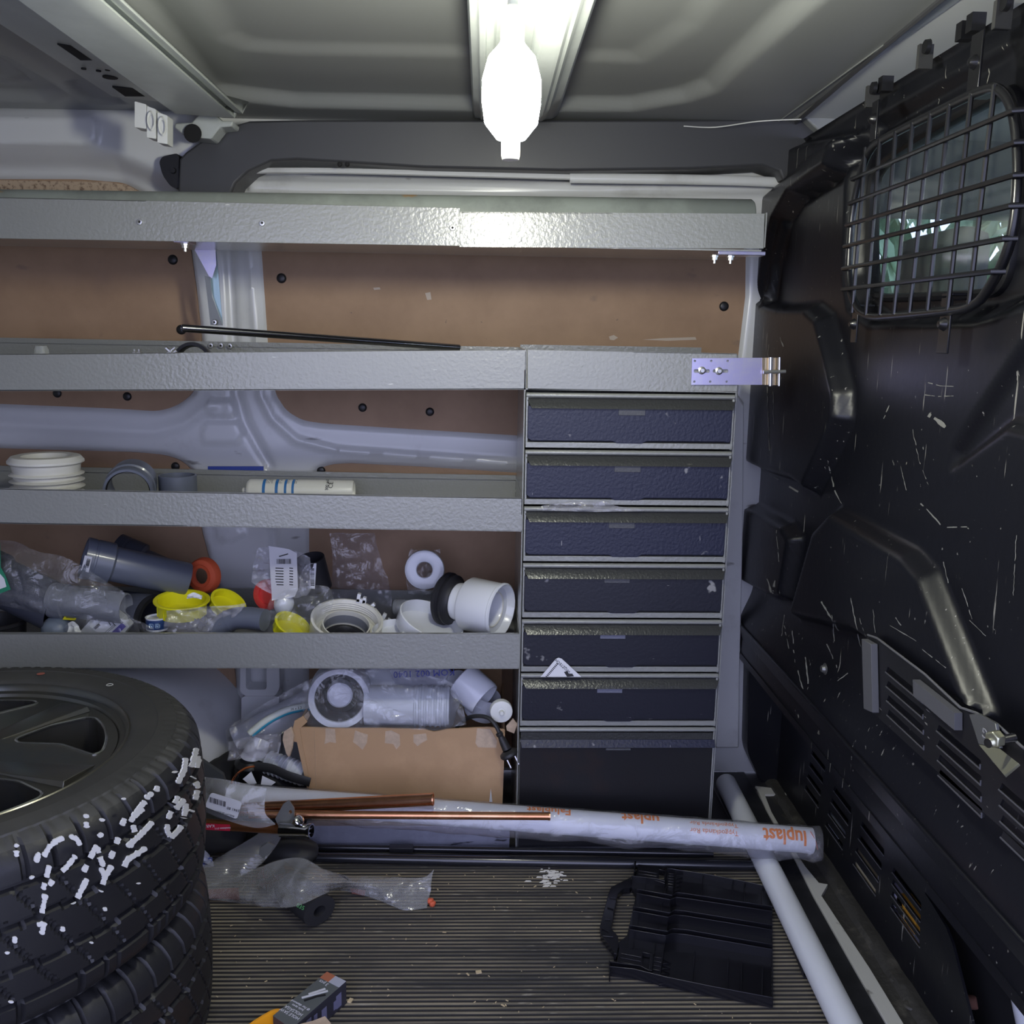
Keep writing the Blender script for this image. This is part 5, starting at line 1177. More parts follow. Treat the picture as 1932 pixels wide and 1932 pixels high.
build(MB().prism([fy(x, y, YB - .002) for x, y in [(548, 1392), (556, 1360), (572, 1351), (580, 1362), (566, 1374), (570, 1400), (590, 1502), (583, 1504), (560, 1400), (556, 1400)]], (0, .003, 0)), 'corner_flap', CARD, bx, smooth=0)
build(MB().prism([fy(x, y, YB - .012) for x, y in [(536, 1380), (548, 1372), (553, 1390), (550, 1412), (545, 1428), (540, 1422), (533, 1396)]], (.002, .004, 0)), 'torn_flap', CARDD, bx, smooth=0)
build(MB().prism([fy(x, y, 1.78) for x, y in [(556, 1366), (574, 1350), (582, 1342), (585, 1350), (572, 1372), (560, 1380)]], (0, .003, 0)), 'torn_flap', CARDD, bx, smooth=0)
build(MB().prism([fy(x, y, YB - .004) for x, y in [(955, 1370), (968, 1356), (976, 1366), (970, 1384), (956, 1378)]], (0, .003, 0)), 'torn_flap', CARDD, bx, smooth=0)
for q in ([(614, 1374), (632, 1376), (634, 1402), (622, 1400), (612, 1404), (614, 1390)], [(670, 1378), (680, 1382), (694, 1386), (692, 1402), (684, 1415), (677, 1408), (666, 1400)], [(727, 1380), (738, 1378), (754, 1386), (755, 1406), (748, 1414), (742, 1404), (726, 1402)], [(780, 1386), (804, 1384), (806, 1396), (795, 1402), (788, 1408), (780, 1400)], [(900, 1374), (925, 1376), (938, 1398), (936, 1411), (902, 1410), (897, 1402)]):
    build(MB().prism([fy(x, y, YB - .0008) for x, y in q], (0, .0008, 0)), 'torn_patch', CARDD, bx, smooth=0)
build(MB().tube([fy(593, 1378, YB - .0005), fy(595, 1440, YB - .0005), fy(596, 1500, YB - .0005)], .0006, 4), 'crease', mat('crease_brown', (.50, .35, .22), .8), bx)
build(MB().prism([fy(x, y, YB - .006) for x, y in [(926, 1488), (929, 1513), (923, 1513)]], (0, .001, 0)), 'paper_scrap', PAPER, bx)
LAV = mat('white_pvc', (.70, .72, .78), .28, coat=.2)
TRL = mat('translucent_white', (.66, .69, .74), .3, coat=.2)
c = atY(640, 1318, 1.775)
wc_ = thing('pan_collar', 'white collar with black fins round a white centre, at the left in the cardboard box', 'collar', tuple(c + V((0, 0, -.06))))
ax = V((.10, -1, .10)); M = frame(c, ax)
build(MB().lathe([(.049, 0), (.060, .004), (.0615, 0), (.0625, -.02), (.0615, -.07), (.048, -.07), (.047, -.01), (.049, 0)], M, 56), 'outer_ring', LAV, wc_)
build(MB().lathe([(.048, -.004), (.046, -.006), (.036, -.022), (.0365, -.026), (.047, -.016)], M, 48), 'rubber_fin', RUB, wc_)
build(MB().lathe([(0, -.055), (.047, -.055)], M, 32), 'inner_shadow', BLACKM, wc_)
build(MB().lathe([(0, -.020), (.022, -.020), (.0255, -.023), (.0265, -.05)], M, 36), 'centre_boss', LAV, wc_)
a = atY(690, 1330, 1.80); b = atY(848, 1332, 1.80); L_ = (b - a).length
prof = [(.036, 0), (.040, 0), (.040, L_ * .55)]
for k in range(7): z0 = L_ * (.58 + .06 * k); prof += [(.040, z0), (.0425, z0 + .002), (.0425, z0 + .004), (.040, z0 + .006)]
prof += [(.040, L_), (.036, L_)]
build(MB().lathe(prof, frame(a, b - a), 44), 'ribbed_pipe', TRL, None, 'white ribbed flexible pipe lying inside the bag in the cardboard box', cat='pipe')
a = atY(690, 1290, 1.90); b = atY(850, 1290, 1.90)
build(MB().lathe(hollow(.045, (b - a).length), frame(a, b - a), 40), 'white_pipe', LAV, None, 'smooth white pipe behind the ribbed one in the cardboard box', cat='pipe')
el = thing('white_elbow', 'glossy white pipe bend sticking up at the right of the cardboard box', 'elbow', tuple(atY(890, 1370, 1.84)))
a = atY(878, 1288, 1.80); b = atY(915, 1322, 1.775); d = (b - a)
build(MB().tube(spl([atY(830, 1360, 1.90), atY(838, 1330, 1.90), atY(850, 1305, 1.89), atY(868, 1290, 1.86)]), .030, 28), 'bend', LAV, el)
build(MB().lathe([(.036, -.03), (.0385, -.028), (.0385, .028), (.0365, .034), (.034, .034), (.034, .01), (0, .01)], frame(atY(892, 1300, 1.82), (.72, -.45, -.5)), 44), 'socket', LAV, el)
build(MB().lathe([(.030, -.05), (.032, -.03), (.034, .0)], frame(atY(905, 1345, 1.86), (-.3, .2, -.9)), 36), 'lower_pipe', LAV, el)
# round white cap with nub
c = atY(946, 1343, 1.735)
one('round_plug', 'round white plug with a small centre nub at the right edge of the cardboard box', 'plug', [(0, .010), (.0035, .010), (.0045, .008), (.005, .002), (.0075, .0015), (.008, .0025), (.018, .002), (.0215, .001), (.0225, -.002), (.0225, -.012), (0, -.012)], c, (.08, -1, .05), WPL, 44)
# cable and plug
cb = thing('power_plug', 'black cable ending in a two pin plug hanging over the box corner', 'plug', tuple(atY(963, 1430, 1.715)))
pts = spl([atY(862, 1372, 1.80), atY(880, 1356, 1.77), atY(900, 1351, 1.74), atY(922, 1355, 1.725), atY(936, 1370, 1.715), atY(945, 1390, 1.712)], 6)
CABL = mat('cable_black', (.022, .022, .022), .5)
build(MB().tube(pts, .0042, 8), 'cable', CABL, cb)
a = atY(941, 1382, 1.712); b = atY(966, 1434, 1.705); L_ = (b - a).length; M = frame(a, b - a, (0, -1, 0))
build(MB().lathe([(.004, 0), (.007, .001), (.007, .006), (.0055, .008), (.0075, .018), (.0085, .030), (.009, .036)], M, 16), 'strain_relief', CABL, cb)
build(MB().lathe([(.009, L_ * .64), (.012, L_ * .66), (.0175, L_ * .72), (.0185, L_ * .80), (.016, L_ * .86), (0, L_ * .86)], M, 18), 'plug_body', CABL, cb)
for s in (-1, 1):
    q = M @ V((0, s * .0085, L_ * .85)); q2 = M @ V((0, s * .0085, L_ * .85 + .022))
    build(MB().tube([q, q2], .0021, 8), 'plug_pin', STEEL, cb)
# bag over the box contents
bag('clear_bag', [[atY(x, y, Y) for x, y, Y in r] for r in ([(575, 1290, 1.76), (612, 1268, 1.75), (700, 1262, 1.75), (780, 1270, 1.76), (850, 1285, 1.77)], [(570, 1330, 1.75), (640, 1310, 1.735), (720, 1305, 1.735), (790, 1305, 1.74), (870, 1320, 1.76)], [(582, 1374, 1.75), (650, 1374, 1.735), (740, 1374, 1.735), (820, 1378, 1.738), (880, 1366, 1.75)])], FILM, amp=.014, freq=20, nx=80, ny=36, label='shiny clear bag stretched over the fittings in the cardboard box', cat='bag', seed=71)
bag('printed_bag', [[atY(x, y, 1.85) for x, y in r] for r in ([(735, 1264), (780, 1262), (840, 1264)], [(740, 1280), (790, 1284), (838, 1280)], [(745, 1290), (790, 1296), (826, 1290)])], FILM2, amp=.008, freq=40, nx=30, ny=12, label='crumpled film printed with blue letters at the back of the cardboard box', cat='bag', seed=77)
BTX = mat('blue_print_ink', (.04, .05, .30), .6)
text_on('KOM 002 1040', .020, atY(800, 1270, 1.835), (-1, 0, -.05), (0, 0, -1), BTX, 'bag_print', bpy.data.objects['printed_bag'])
# blue striped bent pipe
pp = spl([atY(472, 1386, 1.79), atY(496, 1366, 1.80), atY(522, 1350, 1.81), atY(550, 1339, 1.82), atY(592, 1332, 1.84)], 8)
pex = thing('striped_pipe', 'bent pale pipe with bright blue edges poking out of the cardboard box', 'pipe', tuple(pp[0] + V((0, 0, -.008))))
CY = mat('cyan_plastic', (.04, .36, .52), .35)
build(MB().tube(pp, .0085, 18, cap=False), 'pipe_wall', CY, pex)
build(MB().tube([p + V((-.0008, -.0014, .0016)) for p in pp[0:]], .0078, 18, cap=False), 'pale_stripe', mat('pale_stripe', (.62, .66, .60), .4), pex)
d = (pp[0] - pp[2]).normalized()
build(MB().lathe([(0, -.012), (.0065, -.012), (.0068, .0005), (.0088, .0005), (.0088, -.002)], frame(pp[0], d), 24), 'pipe_mouth', mat('mouth_grey', (.12, .14, .15), .5), pex)
text_on('16 x 2,2', .007, pp[26] + V((0, -.0095, .004)), pp[30] - pp[24], (0, 0, 1), INK, 'print', pex)
# bagged things between arch and box
bag('clear_bag', [[atY(x, y, Y) for x, y, Y in r] for r in ([(425, 1378, 1.80), (470, 1345, 1.82), (540, 1305, 1.84), (612, 1268, 1.85)], [(428, 1410, 1.79), (480, 1375, 1.80), (540, 1345, 1.82), (600, 1310, 1.83)], [(432, 1432, 1.79), (470, 1400, 1.78), (520, 1390, 1.79), (560, 1370, 1.80)])], FILM, amp=.014, freq=22, nx=56, ny=30, label='long clear bag running from the wheel arch up into the cardboard box', cat='bag', seed=81)
pipe3('wrapped_pipe', 'pale grey pipe wrapped in the long clear bag beside the wheel arch', atY(445, 1398, 1.90), atY(600, 1318, 1.95), .030, LAV)
one('white_fitting', 'white fitting with a dark mouth in the bag at the foot of the post', 'fitting', [(.020, 0), (.026, 0), (.027, .004), (.024, .03), (.020, .05), (0, .05)], atY(474, 1440, 1.80), (.3, .5, .8), PLW, 32)
one('black_fitting', 'black bent rubber fitting left of the cardboard box', 'fitting', [(.0, 0), (.028, 0), (.032, .02), (.030, .045), (.020, .055), (0, .056)], V((atY(470, 1460, 1.80).x, 1.80, .10)), (.1, -.2, 1), BLACK, 32)
bag('small_bag', [[atY(x, y, 1.765) for x, y in r] for r in ([(430, 1400), (480, 1388), (530, 1385)], [(432, 1420), (480, 1405), (528, 1415)], [(430, 1436), (470, 1430), (525, 1432)])], FILM2, amp=.010, freq=34, nx=30, ny=16, label='small crumpled clear bag below the blue edged pipe', cat='bag', seed=91)
a = atY(505, 1438, 1.80); b = atY(578, 1462, 1.77); L_ = (b - a).length; prof = [(.018, 0), (.022, 0)]
for k in range(9): z0 = L_ * k / 9; prof += [(.022, z0 + .001), (.024, z0 + .002), (.024, z0 + .004), (.022, z0 + .005)]
build(MB().lathe(prof + [(.022, L_), (0, L_)], frame(a, b - a), 32), 'ribbed_hose', TRL, None, 'short pale ribbed hose left of the cardboard box', cat='hose')
ORS = mat('orange_webbing', (.55, .14, .03), .7)
sb = thing('tension_strap', 'black strap with an orange printed stretch curling in front of the dark fittings', 'strap', tuple(atY(470, 1478, 1.74)))
pts = spl([atY(436, 1482, 1.735), atY(444, 1464, 1.74), atY(462, 1450, 1.745), atY(480, 1446, 1.75)], 6)
build(MB().tube(pts, .008, 8, flat=(.002, .010)), 'orange_web', ORS, sb)
pts = spl([atY(480, 1446, 1.75), atY(512, 1450, 1.745), atY(545, 1464, 1.735), atY(585, 1476, 1.73)], 6)
build(MB().tube(pts, .008, 8, flat=(.010, .003)), 'black_web', CABL, sb)
text_on('XOL', .012, atY(446, 1466, 1.727), (.4, 0, 1), (-1, 0, .4), INK, 'web_print', sb)
# dark clutter bodies
def lump(name, label, cat, c, s, m, seed=0, amp=.35):
    bm = bmesh.new(); bmesh.ops.create_icosphere(bm, subdivisions=3, radius=1)
    mb = MB(); vs = []
    for v in bm.verts:
        p = v.co.copy(); k = 1 + amp * nz(p, 1.4, seed); z = p.z * k * s[2]
        vs.append((c[0] + p.x * k * s[0], c[1] + p.y * k * s[1], max(.001, c[2] + z)))
    mb.add(vs, [tuple(v.index for v in f.verts) for f in bm.faces]); bm.free()
    return build(mb, name, m, None, label, cat=cat, smooth=60)
BCL = mat('black_cloth', (.018, .018, .020), .9)
lump('black_pouch', 'black soft pouch in the gap between wheel arch and cardboard box', 'pouch', atY(425, 1462, 1.83), (.045, .04, .045), BCL, 3)
lump('black_pouch', 'black soft pouch right of the first, behind the strap', 'pouch', atY(500, 1480, 1.80), (.06, .035, .03), BCL, 6)
lump('black_bundle', 'black cloth bundle under the bronze pipe by the tyre', 'bundle', V((-.52, 1.70, .045)), (.07, .05, .045), BCL, 9)
for i, (q, lb) in enumerate([([(458, 1470), (474, 1456), (484, 1478), (470, 1480)], 'crumpled white paper corner under the strap'), ([(495, 1464), (520, 1476), (512, 1482), (492, 1480)], 'flat lilac paper corner right of the crumpled one')]):
    build(MB().prism([atY(x, y, 1.715) for x, y in q], (0, .001, 0)), 'paper_corner', PAPER, None, lb, cat='paper')
build(MB().prism([atY(x, y, 1.72) for x, y in [(376, 1432), (420, 1462), (424, 1474), (378, 1464)]], (0, .01, 0)), 'grey_flap', mat('dark_grey_flap', (.07, .075, .08), .6), None, 'dark grey flap sticking out beside the tyre above the barcode label', cat='flap')
# ------------------------------------------------------------------ long things on the floor edge
# purple grey plank base in front of the box
q = [atY(x, y, 1.715) for x, y in [(575, 1558), (700, 1562), (966, 1568), (966, 1603), (590, 1603)]]
z0 = 0
pl = build(MB().box((-.34, 1.712, .0), (.063, 1.735, .048)), 'base_rail', mat('scuffed_alu', (.33, .34, .42), .4, metal=.35, var=.2, vscale=12, grime=[((.05, .05, .06), 18, .66, .72, (1, 1, 4))]), None, 'scuffed lavender grey metal rail under the cardboard box', cat='rail', bevel=.001)
BT = mat('black_gloss_tube', (.018, .019, .024), .22, coat=.4)
def rodz(name, label, pa, pb, r, m, z=None, cat='tube', hollow_=True):
    a = atZ(pa[0], pa[1], z if z is not None else r); b = atZ(pb[0], pb[1], z if z is not None else r)
    L_ = (b - a).length; prof = [(r * .75, .006), (r * .75, 0), (r, 0), (r, L_), (r * .75, L_), (r * .75, L_ - .006)] if hollow_ else [(0, 0), (r, 0), (r, L_), (0, L_)]
    return build(MB().lathe(prof, frame(a, b - a), 24), name, m, None, label, cat=cat)
rodz('black_tube', 'thin black glossy tube lying along the rail, the one nearer the cabinet', (560, 1598), (1345, 1611), .0072, BT)
rodz('black_tube', 'thicker black glossy tube on the floor, the one nearer the room', (575, 1618), (1430, 1634), .0095, BT)
build(MB().box((atZ(735, 1597, .02).x, atZ(735, 1597, .02).y - .01, .012), (atZ(780, 1597, .02).x, atZ(780, 1597, .02).y + .006, .022)), 'tube_clip', BLACK, None, 'small black clip on the thinner black tube', cat='clip', bevel=.001)
# bare white pipe at right
a = atZ(1369, 1476, .023); b = atZ(1622, 1985, .023); L_ = (b - a).length
WP = mat('white_pipe_plastic', (.74, .77, .80), .35)
build(MB().lathe([(.015, .003), (.019, .0), (.0225, .004), (.0225, L_), (.019, L_)], frame(a, b - a), 36), 'white_pipe', WP, None, 'bare white pipe lying on the floor along the bulkhead', cat='pipe')
rodz('black_hose', 'short black hose beside the bare white pipe on the ribbed mat', (1452, 1662), (1524, 1838), .0085, RUB, cat='hose')
# wrapped long pipe with orange lettering
wpt = thing('wrapped_pipe', 'long white pipe in clear sleeve with orange lettering, lying across the van', 'pipe', tuple(atY(1000, 1590, 1.665)))
A0 = atY(432, 1503, 1.690); A1 = atY(1532, 1586, 1.600); L_ = (A1 - A0).length; ax = (A1 - A0).normalized(); RP = .0235
mid = atY(980, 1544, 1.648)
M = frame(A0, ax, (0, 0, 1))
build(MB().lathe([(.018, .004), (RP, 0), (RP, L_), (.018, L_ - .002), (.018, L_ - .03)], M, 40), 'pipe', WP, wpt)
# pipe sleeve
ups = []
rows = []
SL = film('pipe_sleeve', (.90, .90, .94), gloss=.6, haze=.10, bscale=18)
for k in range(90):
    t = k / 89; c = A0 + ax * (t * (L_ + .018) - .004); row = []
    for j in range(21):
        a_ = 2 * PI * j / 20
        rr = RP + .0022 + .003 * abs(nz((t * 30, math.cos(a_) * 1.5, math.sin(a_)), 1.0, 4))
        u = V((0, 0, 1)); wv = ax.cross(u).normalized(); u = wv.cross(ax)
        d = u * math.cos(a_) + wv * math.sin(a_)
        ext = 0
        if d.z < -.2 and d.y < .6: ext = .016 * (.6 + .7 * nz((t * 14, 0, 0), 1, 2)) * min(1, t * 5) * (1.6 if .93 < t < .99 else 1)
        row.append(c + d * (rr + ext))
    rows.append(row)
build(MB().grid(rows), 'clear_sleeve', SL, wpt, fix=False, smooth=75)
OI = mat('orange_ink', (.80, .22, .02), .5)
def pipe_text(s, size, t, phi, name, squash=1.0):
    """lettering wrapped round the pipe, upside down for the room"""
    vs, fs = text_geo(s, size, 0)
    u = V((0, 0, 1)); wv = ax.cross(u).normalized(); u = wv.cross(ax)
    out = []
    for v in vs:
        x, y = v[0], v[1] * squash
        a_ = phi + y / RP
        d = V((0, 0, 1)) * 0 + u * math.sin(a_) * 1 - wv * math.cos(a_)
        if wv.y > 0: pass
        out.append(A0 + ax * (L_ * t - x) + d * (RP + .0010))
    build(MB().add(out, fs), name, OI, wpt, smooth=0, fix=False)
uu = V((0, 0, 1)); ww = ax.cross(uu).normalized()
sgn = 1 if ww.y > 0 else -1
def T(px): return ((atY(px, 1545, A0.y + (A1.y - A0.y) * (px - 432) / 1100.) - A0).dot(ax)) / L_
def ptext(s, size, px, phi, squash=1.0, name='orange_lettering', bold=0):
    vs, fs = text_geo(s, size, 0, bold, .003); u = (ww.cross(ax)).normalized(); u = u if u.z > 0 else -u; fwd = V((0, -1, 0)); fwd = (fwd - ax * fwd.dot(ax)); fwd = (fwd - u * fwd.dot(u)).normalized()
    out = []
    for v in vs:
        a_ = phi - v[1] * squash / RP      # upside down
        out.append(A0 + ax * (L_ * T(px) - v[0]) + (fwd * math.cos(a_) + u * math.sin(a_)) * (RP + .0006))
    build(MB().add(out, fs), name, OI, wpt, smooth=0, fix=False)
ptext('luplast', .031, 1480, .72, 1.25, bold=.0008)
ptext('Typgodkända Rör', .0125, 1346, .62)
ptext('Typgodkända Rör', .0125, 1346, 1.25)
ptext('uplast', .030, 1208, 1.40, 1.15, bold=.0008)
ptext('Faluplast', .024, 1035, 1.45, 1.0, bold=.0006)
sl_end = bag('sleeve_end', [[atY(x, y, 1.60) for x, y in r] for r in ([(1440, 1598), (1490, 1600), (1535, 1598), (1543, 1585)], [(1470, 1612), (1500, 1620), (1548, 1622)])], SL, amp=.004, freq=40, nx=24, ny=10, parent=wpt)
build(MB().tube(spl([atY(1530, 1570, 1.585), atY(1538, 1585, 1.585), atY(1542, 1602, 1.585)]), .003, 6, flat=(.0006, .004)), 'red_seal', mat('orange_red', (.65, .12, .05), .5), wpt)

# copper pipes
COP = mat('copper', (.90, .47, .27), .26, metal=1, var2=(.72, .34, .18), vscale=10)
BRZ = mat('bronze_pipe', (.36, .15, .06), .3, metal=.9)
def lpipe(name, label, pa, ya, pb, yb_, r, m, cat='pipe', t=.0012):
    a = atY(pa[0], pa[1], ya); b = atY(pb[0], pb[1], yb_); L_ = (b - a).length
    return build(MB().lathe([(r - t, .002), (r, 0), (r, L_ - .004), (r + .0006, L_ - .003), (r + .0006, L_), (r - t, L_), (r - t, L_ - .03)], frame(a, b - a), 28), name, m, None, label, cat=cat)
lpipe('copper_pipe', 'thicker copper pipe lying on top, ending in front of the cardboard box', (440, 1528), 1.64, (818, 1508), 1.62, .0118, COP)
lpipe('copper_pipe', 'thinner longer copper pipe lying in front of the wrapped white pipe', (470, 1536), 1.60, (1038, 1540), 1.60, .0072, COP)
br = lpipe('bronze_pipe', 'brown bronze pipe with a red sticker next to the tyre', (340, 1552), 1.60, (575, 1566), 1.61, .0098, BRZ)
q = [atY(x, y, 1.5885) for x, y in [(379, 1553), (434, 1556), (434, 1568), (378, 1565)]]
st_ = build(MB().prism(q, (0, .0006, 0)), 'red_sticker', mat('red_sticker', (.55, .02, .05), .4), br, smooth=0)
text_on('KARV', .008, q[0] * .72 + q[2] * .28 + V((0, -.0006, -.001)), (-1, 0, -.05), (0, 0, -1), PAPER, 'sticker_print', br)
text_on('installation Ø15', .0045, q[0] * .25 + q[2] * .75 + V((0, -.0006, .002)), (-1, 0, -.05), (0, 0, -1), PAPER, 'sticker_print', br)
# chrome fitting and bracket
cf_ = thing('chrome_valve', 'chrome tap body with an open end among the copper pipes', 'valve', tuple(atY(560, 1590, 1.56)))
a = atY(530, 1566, 1.575); b = atY(588, 1568, 1.56); L_ = (b - a).length
build(MB().lathe([(0, 0), (.0125, 0), (.0125, L_ - .008), (.0138, L_ - .006), (.0138, L_), (.0105, L_), (.0100, L_ - .02), (0, L_ - .02)], frame(a, b - a), 32), 'valve_body', CHROME, cf_)
a = atY(555, 1556, 1.575); b = atY(573, 1540, 1.56)
build(MB().lathe([(0, 0), (.007, 0), (.007, .010), (.0095, .011), (.0095, .020), (.007, .022), (0, .022)], frame(a, b - a), 24), 'valve_nut', CHROME, cf_)
br2 = thing('steel_bracket', 'dull steel corner bracket with a hole, standing on the copper pipes', 'bracket', tuple(atY(545, 1570, 1.58)))
build(MB().prism([atY(x, y, 1.585) for x, y in [(519, 1545), (534, 1518), (545, 1510), (555, 1525), (556, 1548), (548, 1565), (527, 1562)]], (0, .003, 0), [[atY(548 + 3 * math.cos(t), 1532 + 4 * math.sin(t), 1.585) for t in np.linspace(0, 2 * PI, 11)[:-1]]]), 'bracket_plate', GREYM, br2)
build(MB().prism([atY(x, y, 1.56) for x, y in [(490, 1600), (505, 1590), (518, 1596), (506, 1612), (495, 1618), (488, 1612)]], (0, .004, 0)), 'bracket_foot', GREYM, br2)
# barcode sleeve and long twisted clear sleeve
GF = film('grey_film', (.80, .81, .82), gloss=1.2, haze=.30, bscale=14)
s1 = thing('film_sleeve', 'grey clear sleeve end with a white barcode label, beside the tyre', 'sleeve', tuple(atY(440, 1590, 1.60)))
bag('sleeve_film', [[atY(x, y, Y) for x, y, Y in r] for r in ([(366, 1464, 1.60), (420, 1470, 1.58), (470, 1480, 1.58), (503, 1487, 1.58)], [(366, 1500, 1.585), (420, 1510, 1.56), (460, 1525, 1.56), (500, 1528, 1.57)], [(366, 1522, 1.585), (420, 1545, 1.56), (480, 1562, 1.56), (520, 1556, 1.56)])], GF, amp=.006, freq=16, nx=44, ny=24, parent=s1, seed=101)
q = roundc([atY(x, y, 1.545) for x, y in [(398, 1495), (457, 1513), (447, 1546), (386, 1522)]], .006)
build(MB().prism(q, (0, .0006, 0)), 'barcode_label', PAPER, s1, smooth=0)
o_ = atY(394, 1513, 1.5445); barcode(s1, o_, atY(430, 1524, 1.5445) - o_, (0.1, 0, 1), .030, .010, 16, seed=3)
text_on('5941 80', .007, atY(440, 1527, 1.5440), (-1, 0, .28), (-.2, 0, -1), INK, 'small_print', s1)
text_on('BASLUFT 28 0055-1', .0042, atY(424, 1535, 1.5440), (-1, 0, .33), (-.2, 0, -1), INK, 'small_print', s1)
s2 = thing('twisted_sleeve', 'empty clear plastic sleeve with faint red print, twisted across the ribbed floor', 'sleeve', tuple(atZ(560, 1700, .001)))
def zpt(x, y, z): return atZ(x, y, z)
bag('sleeve_film', [[zpt(x, y, z) for x, y, z in r] for r in ([(532, 1545, .085), (505, 1562, .08), (460, 1590, .06), (400, 1625, .04), (326, 1672, .018)], [(536, 1556, .085), (512, 1580, .07), (470, 1615, .05), (410, 1645, .03), (325, 1684, .012)], [(538, 1562, .08), (520, 1598, .06), (480, 1640, .03), (420, 1664, .02), (340, 1690, .008)])], GF, amp=.008, freq=18, nx=40, ny=16, parent=s2, seed=111)
bag('sleeve_film', [[zpt(x, y, z) for x, y, z in r] for r in ([(326, 1674, .018), (420, 1662, .03), (480, 1640, .055), (530, 1622, .075), (572, 1620, .085), (612, 1640, .075), (650, 1652, .045), (700, 1653, .03), (760, 1656, .03), (800, 1655, .035), (819, 1640, .045)], [(328, 1682, .014), (420, 1682, .02), (490, 1675, .05), (560, 1668, .075), (620, 1668, .065), (680, 1670, .03), (740, 1682, .02), (812, 1680, .02)], [(332, 1690, .004), (400, 1698, .004), (470, 1706, .02), (550, 1712, .058), (610, 1688, .05), (640, 1680, .02), (700, 1694, .004), (760, 1716, .003), (806, 1714, .004)])], GF, amp=.013, freq=20, nx=110, ny=36, parent=s2, seed=121)
RSL = mat('orange_red', (.65, .12, .05), .5)
for (x, y, z) in ((328, 1676, .016), (812, 1700, .008), (816, 1705, .006)):
    build(MB().lathe([(0, -.007), (.004, -.005), (.006, 0), (.003, .006), (0, .007)], frame(zpt(x, y, z), (.6, -.3, .6)), 8), 'red_tie', RSL, s2)
for i, q in enumerate([[(345, 1681), (450, 1675), (452, 1698), (350, 1692)], [(660, 1676), (690, 1680), (688, 1690), (664, 1686)]]):
    build(MB().prism([zpt(x, y, .006) for x, y in q], (0, 0, .0004)), 'red_print', film('red_print_film', (.75, .30, .24), gloss=.2, haze=.4), s2, smooth=0)
# foam tube
ft = thing('foam_tube', 'thick black foam insulation tube showing its round end under the twisted sleeve', 'foam tube', tuple(zpt(590, 1740, 0)))
FT = mat('black_foam', (.016, .016, .018), .85, bump=.2, bscale=500, bdist=.0006)
a = atZ(603, 1719, .027); b = atZ(515, 1648, .025); d = b - a; L_ = d.length
Mf = frame(a, d)
Mf = Mf @ Matrix.Diagonal((.88, 1.1, 1, 1))
build(MB().lathe([(.0105, .07), (.0105, 0), (.028, 0), (.0285, .002), (.0285, L_), (0, L_)], Mf, 40), 'tube_wall', FT, ft)
text_on('035', .010, zpt(567, 1711, .045), (.9, -.3, -.3), (.2, .2, .8), mat('green_ink', (.10, .40, .12), .6), 'green_print', ft)
lump('black_pad', 'dark grey rubber pad under the chrome tap, behind the foam tube', 'pad', V((atZ(550, 1610, .02).x, atZ(550, 1610, .02).y, .022)), (.055, .045, .026), mat('dark_rubber_pad', (.035, .036, .038), .6), 14, .2)
# tissue
TIS = mat('printed_tissue', (.62, .65, .72), .8, grime=[((.10, .14, .45), 60, .58, .62, (1, 3, 1))])
bag('printed_tissue', [[zpt(x, y, z) for x, y, z in r] for r in ([(336, 1600, .055), (362, 1585, .065), (380, 1600, .06), (396, 1612, .045)], [(334, 1618, .05), (360, 1612, .055), (385, 1620, .045), (402, 1626, .04)], [(334, 1640, .02), (350, 1644, .015), (375, 1640, .015), (404, 1634, .015)])], TIS, amp=.012, freq=50, nx=36, ny=24, label='crumpled white paper with blue print between tyre and sleeve', cat='paper', seed=131)

# ------------------------------------------------------------------ black plastic tool case half
CASE = mat('case_black', (.010, .010, .013), .24, bump=.1, bscale=800, bdist=.0003)
tc_ = thing('tool_case_insert', 'open black plastic tool case half with handle and moulded ribs on the ribbed floor', 'tool case', tuple(atZ(1300, 1780, .001)))
k_ = 360 / 1932.
def cz(x, y, z=.006): return atZ(1120 + x * k_, 1620 + y * k_, z)
def cpoly(pts, z0, z1, name, holes=(), bevel=0, m=CASE):
    return build(MB().prism([cz(x, y, z0) for x, y in pts], (0, 0, z1 - z0), [[cz(x, y, z0) for x, y in h] for h in holes]), name, m, tc_, smooth=50, bevel=bevel)
H0 = .002
cpoly([(745, 150), (1110, 205), (1800, 350), (1800, 640), (1800, 1510), (720, 1290), (575, 1250), (600, 1000), (260, 925), (250, 865), (335, 800), (390, 560), (425, 400), (385, 340), (380, 240), (450, 95), (640, 125)], H0, .005, 'base_tray', [[(495, 990), (572, 1008), (560, 1158), (488, 1125)], [(662, 165), (722, 172), (706, 270), (655, 245)]])
cpoly([(260, 930), (600, 1000), (590, 1180), (480, 1150), (230, 1110)], .006, .014, 'latch_block', [[(495, 990), (572, 1008), (560, 1158), (488, 1125)]], .0006)
cpoly([(450, 95), (640, 125), (740, 155), (720, 290), (640, 265), (430, 215)], .006, .014, 'latch_block', [[(662, 145), (722, 162), (706, 270), (655, 245)]], .0006)
cpoly([(175, 345), (375, 245), (385, 330), (365, 355), (300, 360), (240, 420), (175, 775), (215, 810), (245, 850), (250, 905), (235, 1040), (70, 830), (60, 750), (150, 400)], .004, .016, 'handle', bevel=.001)
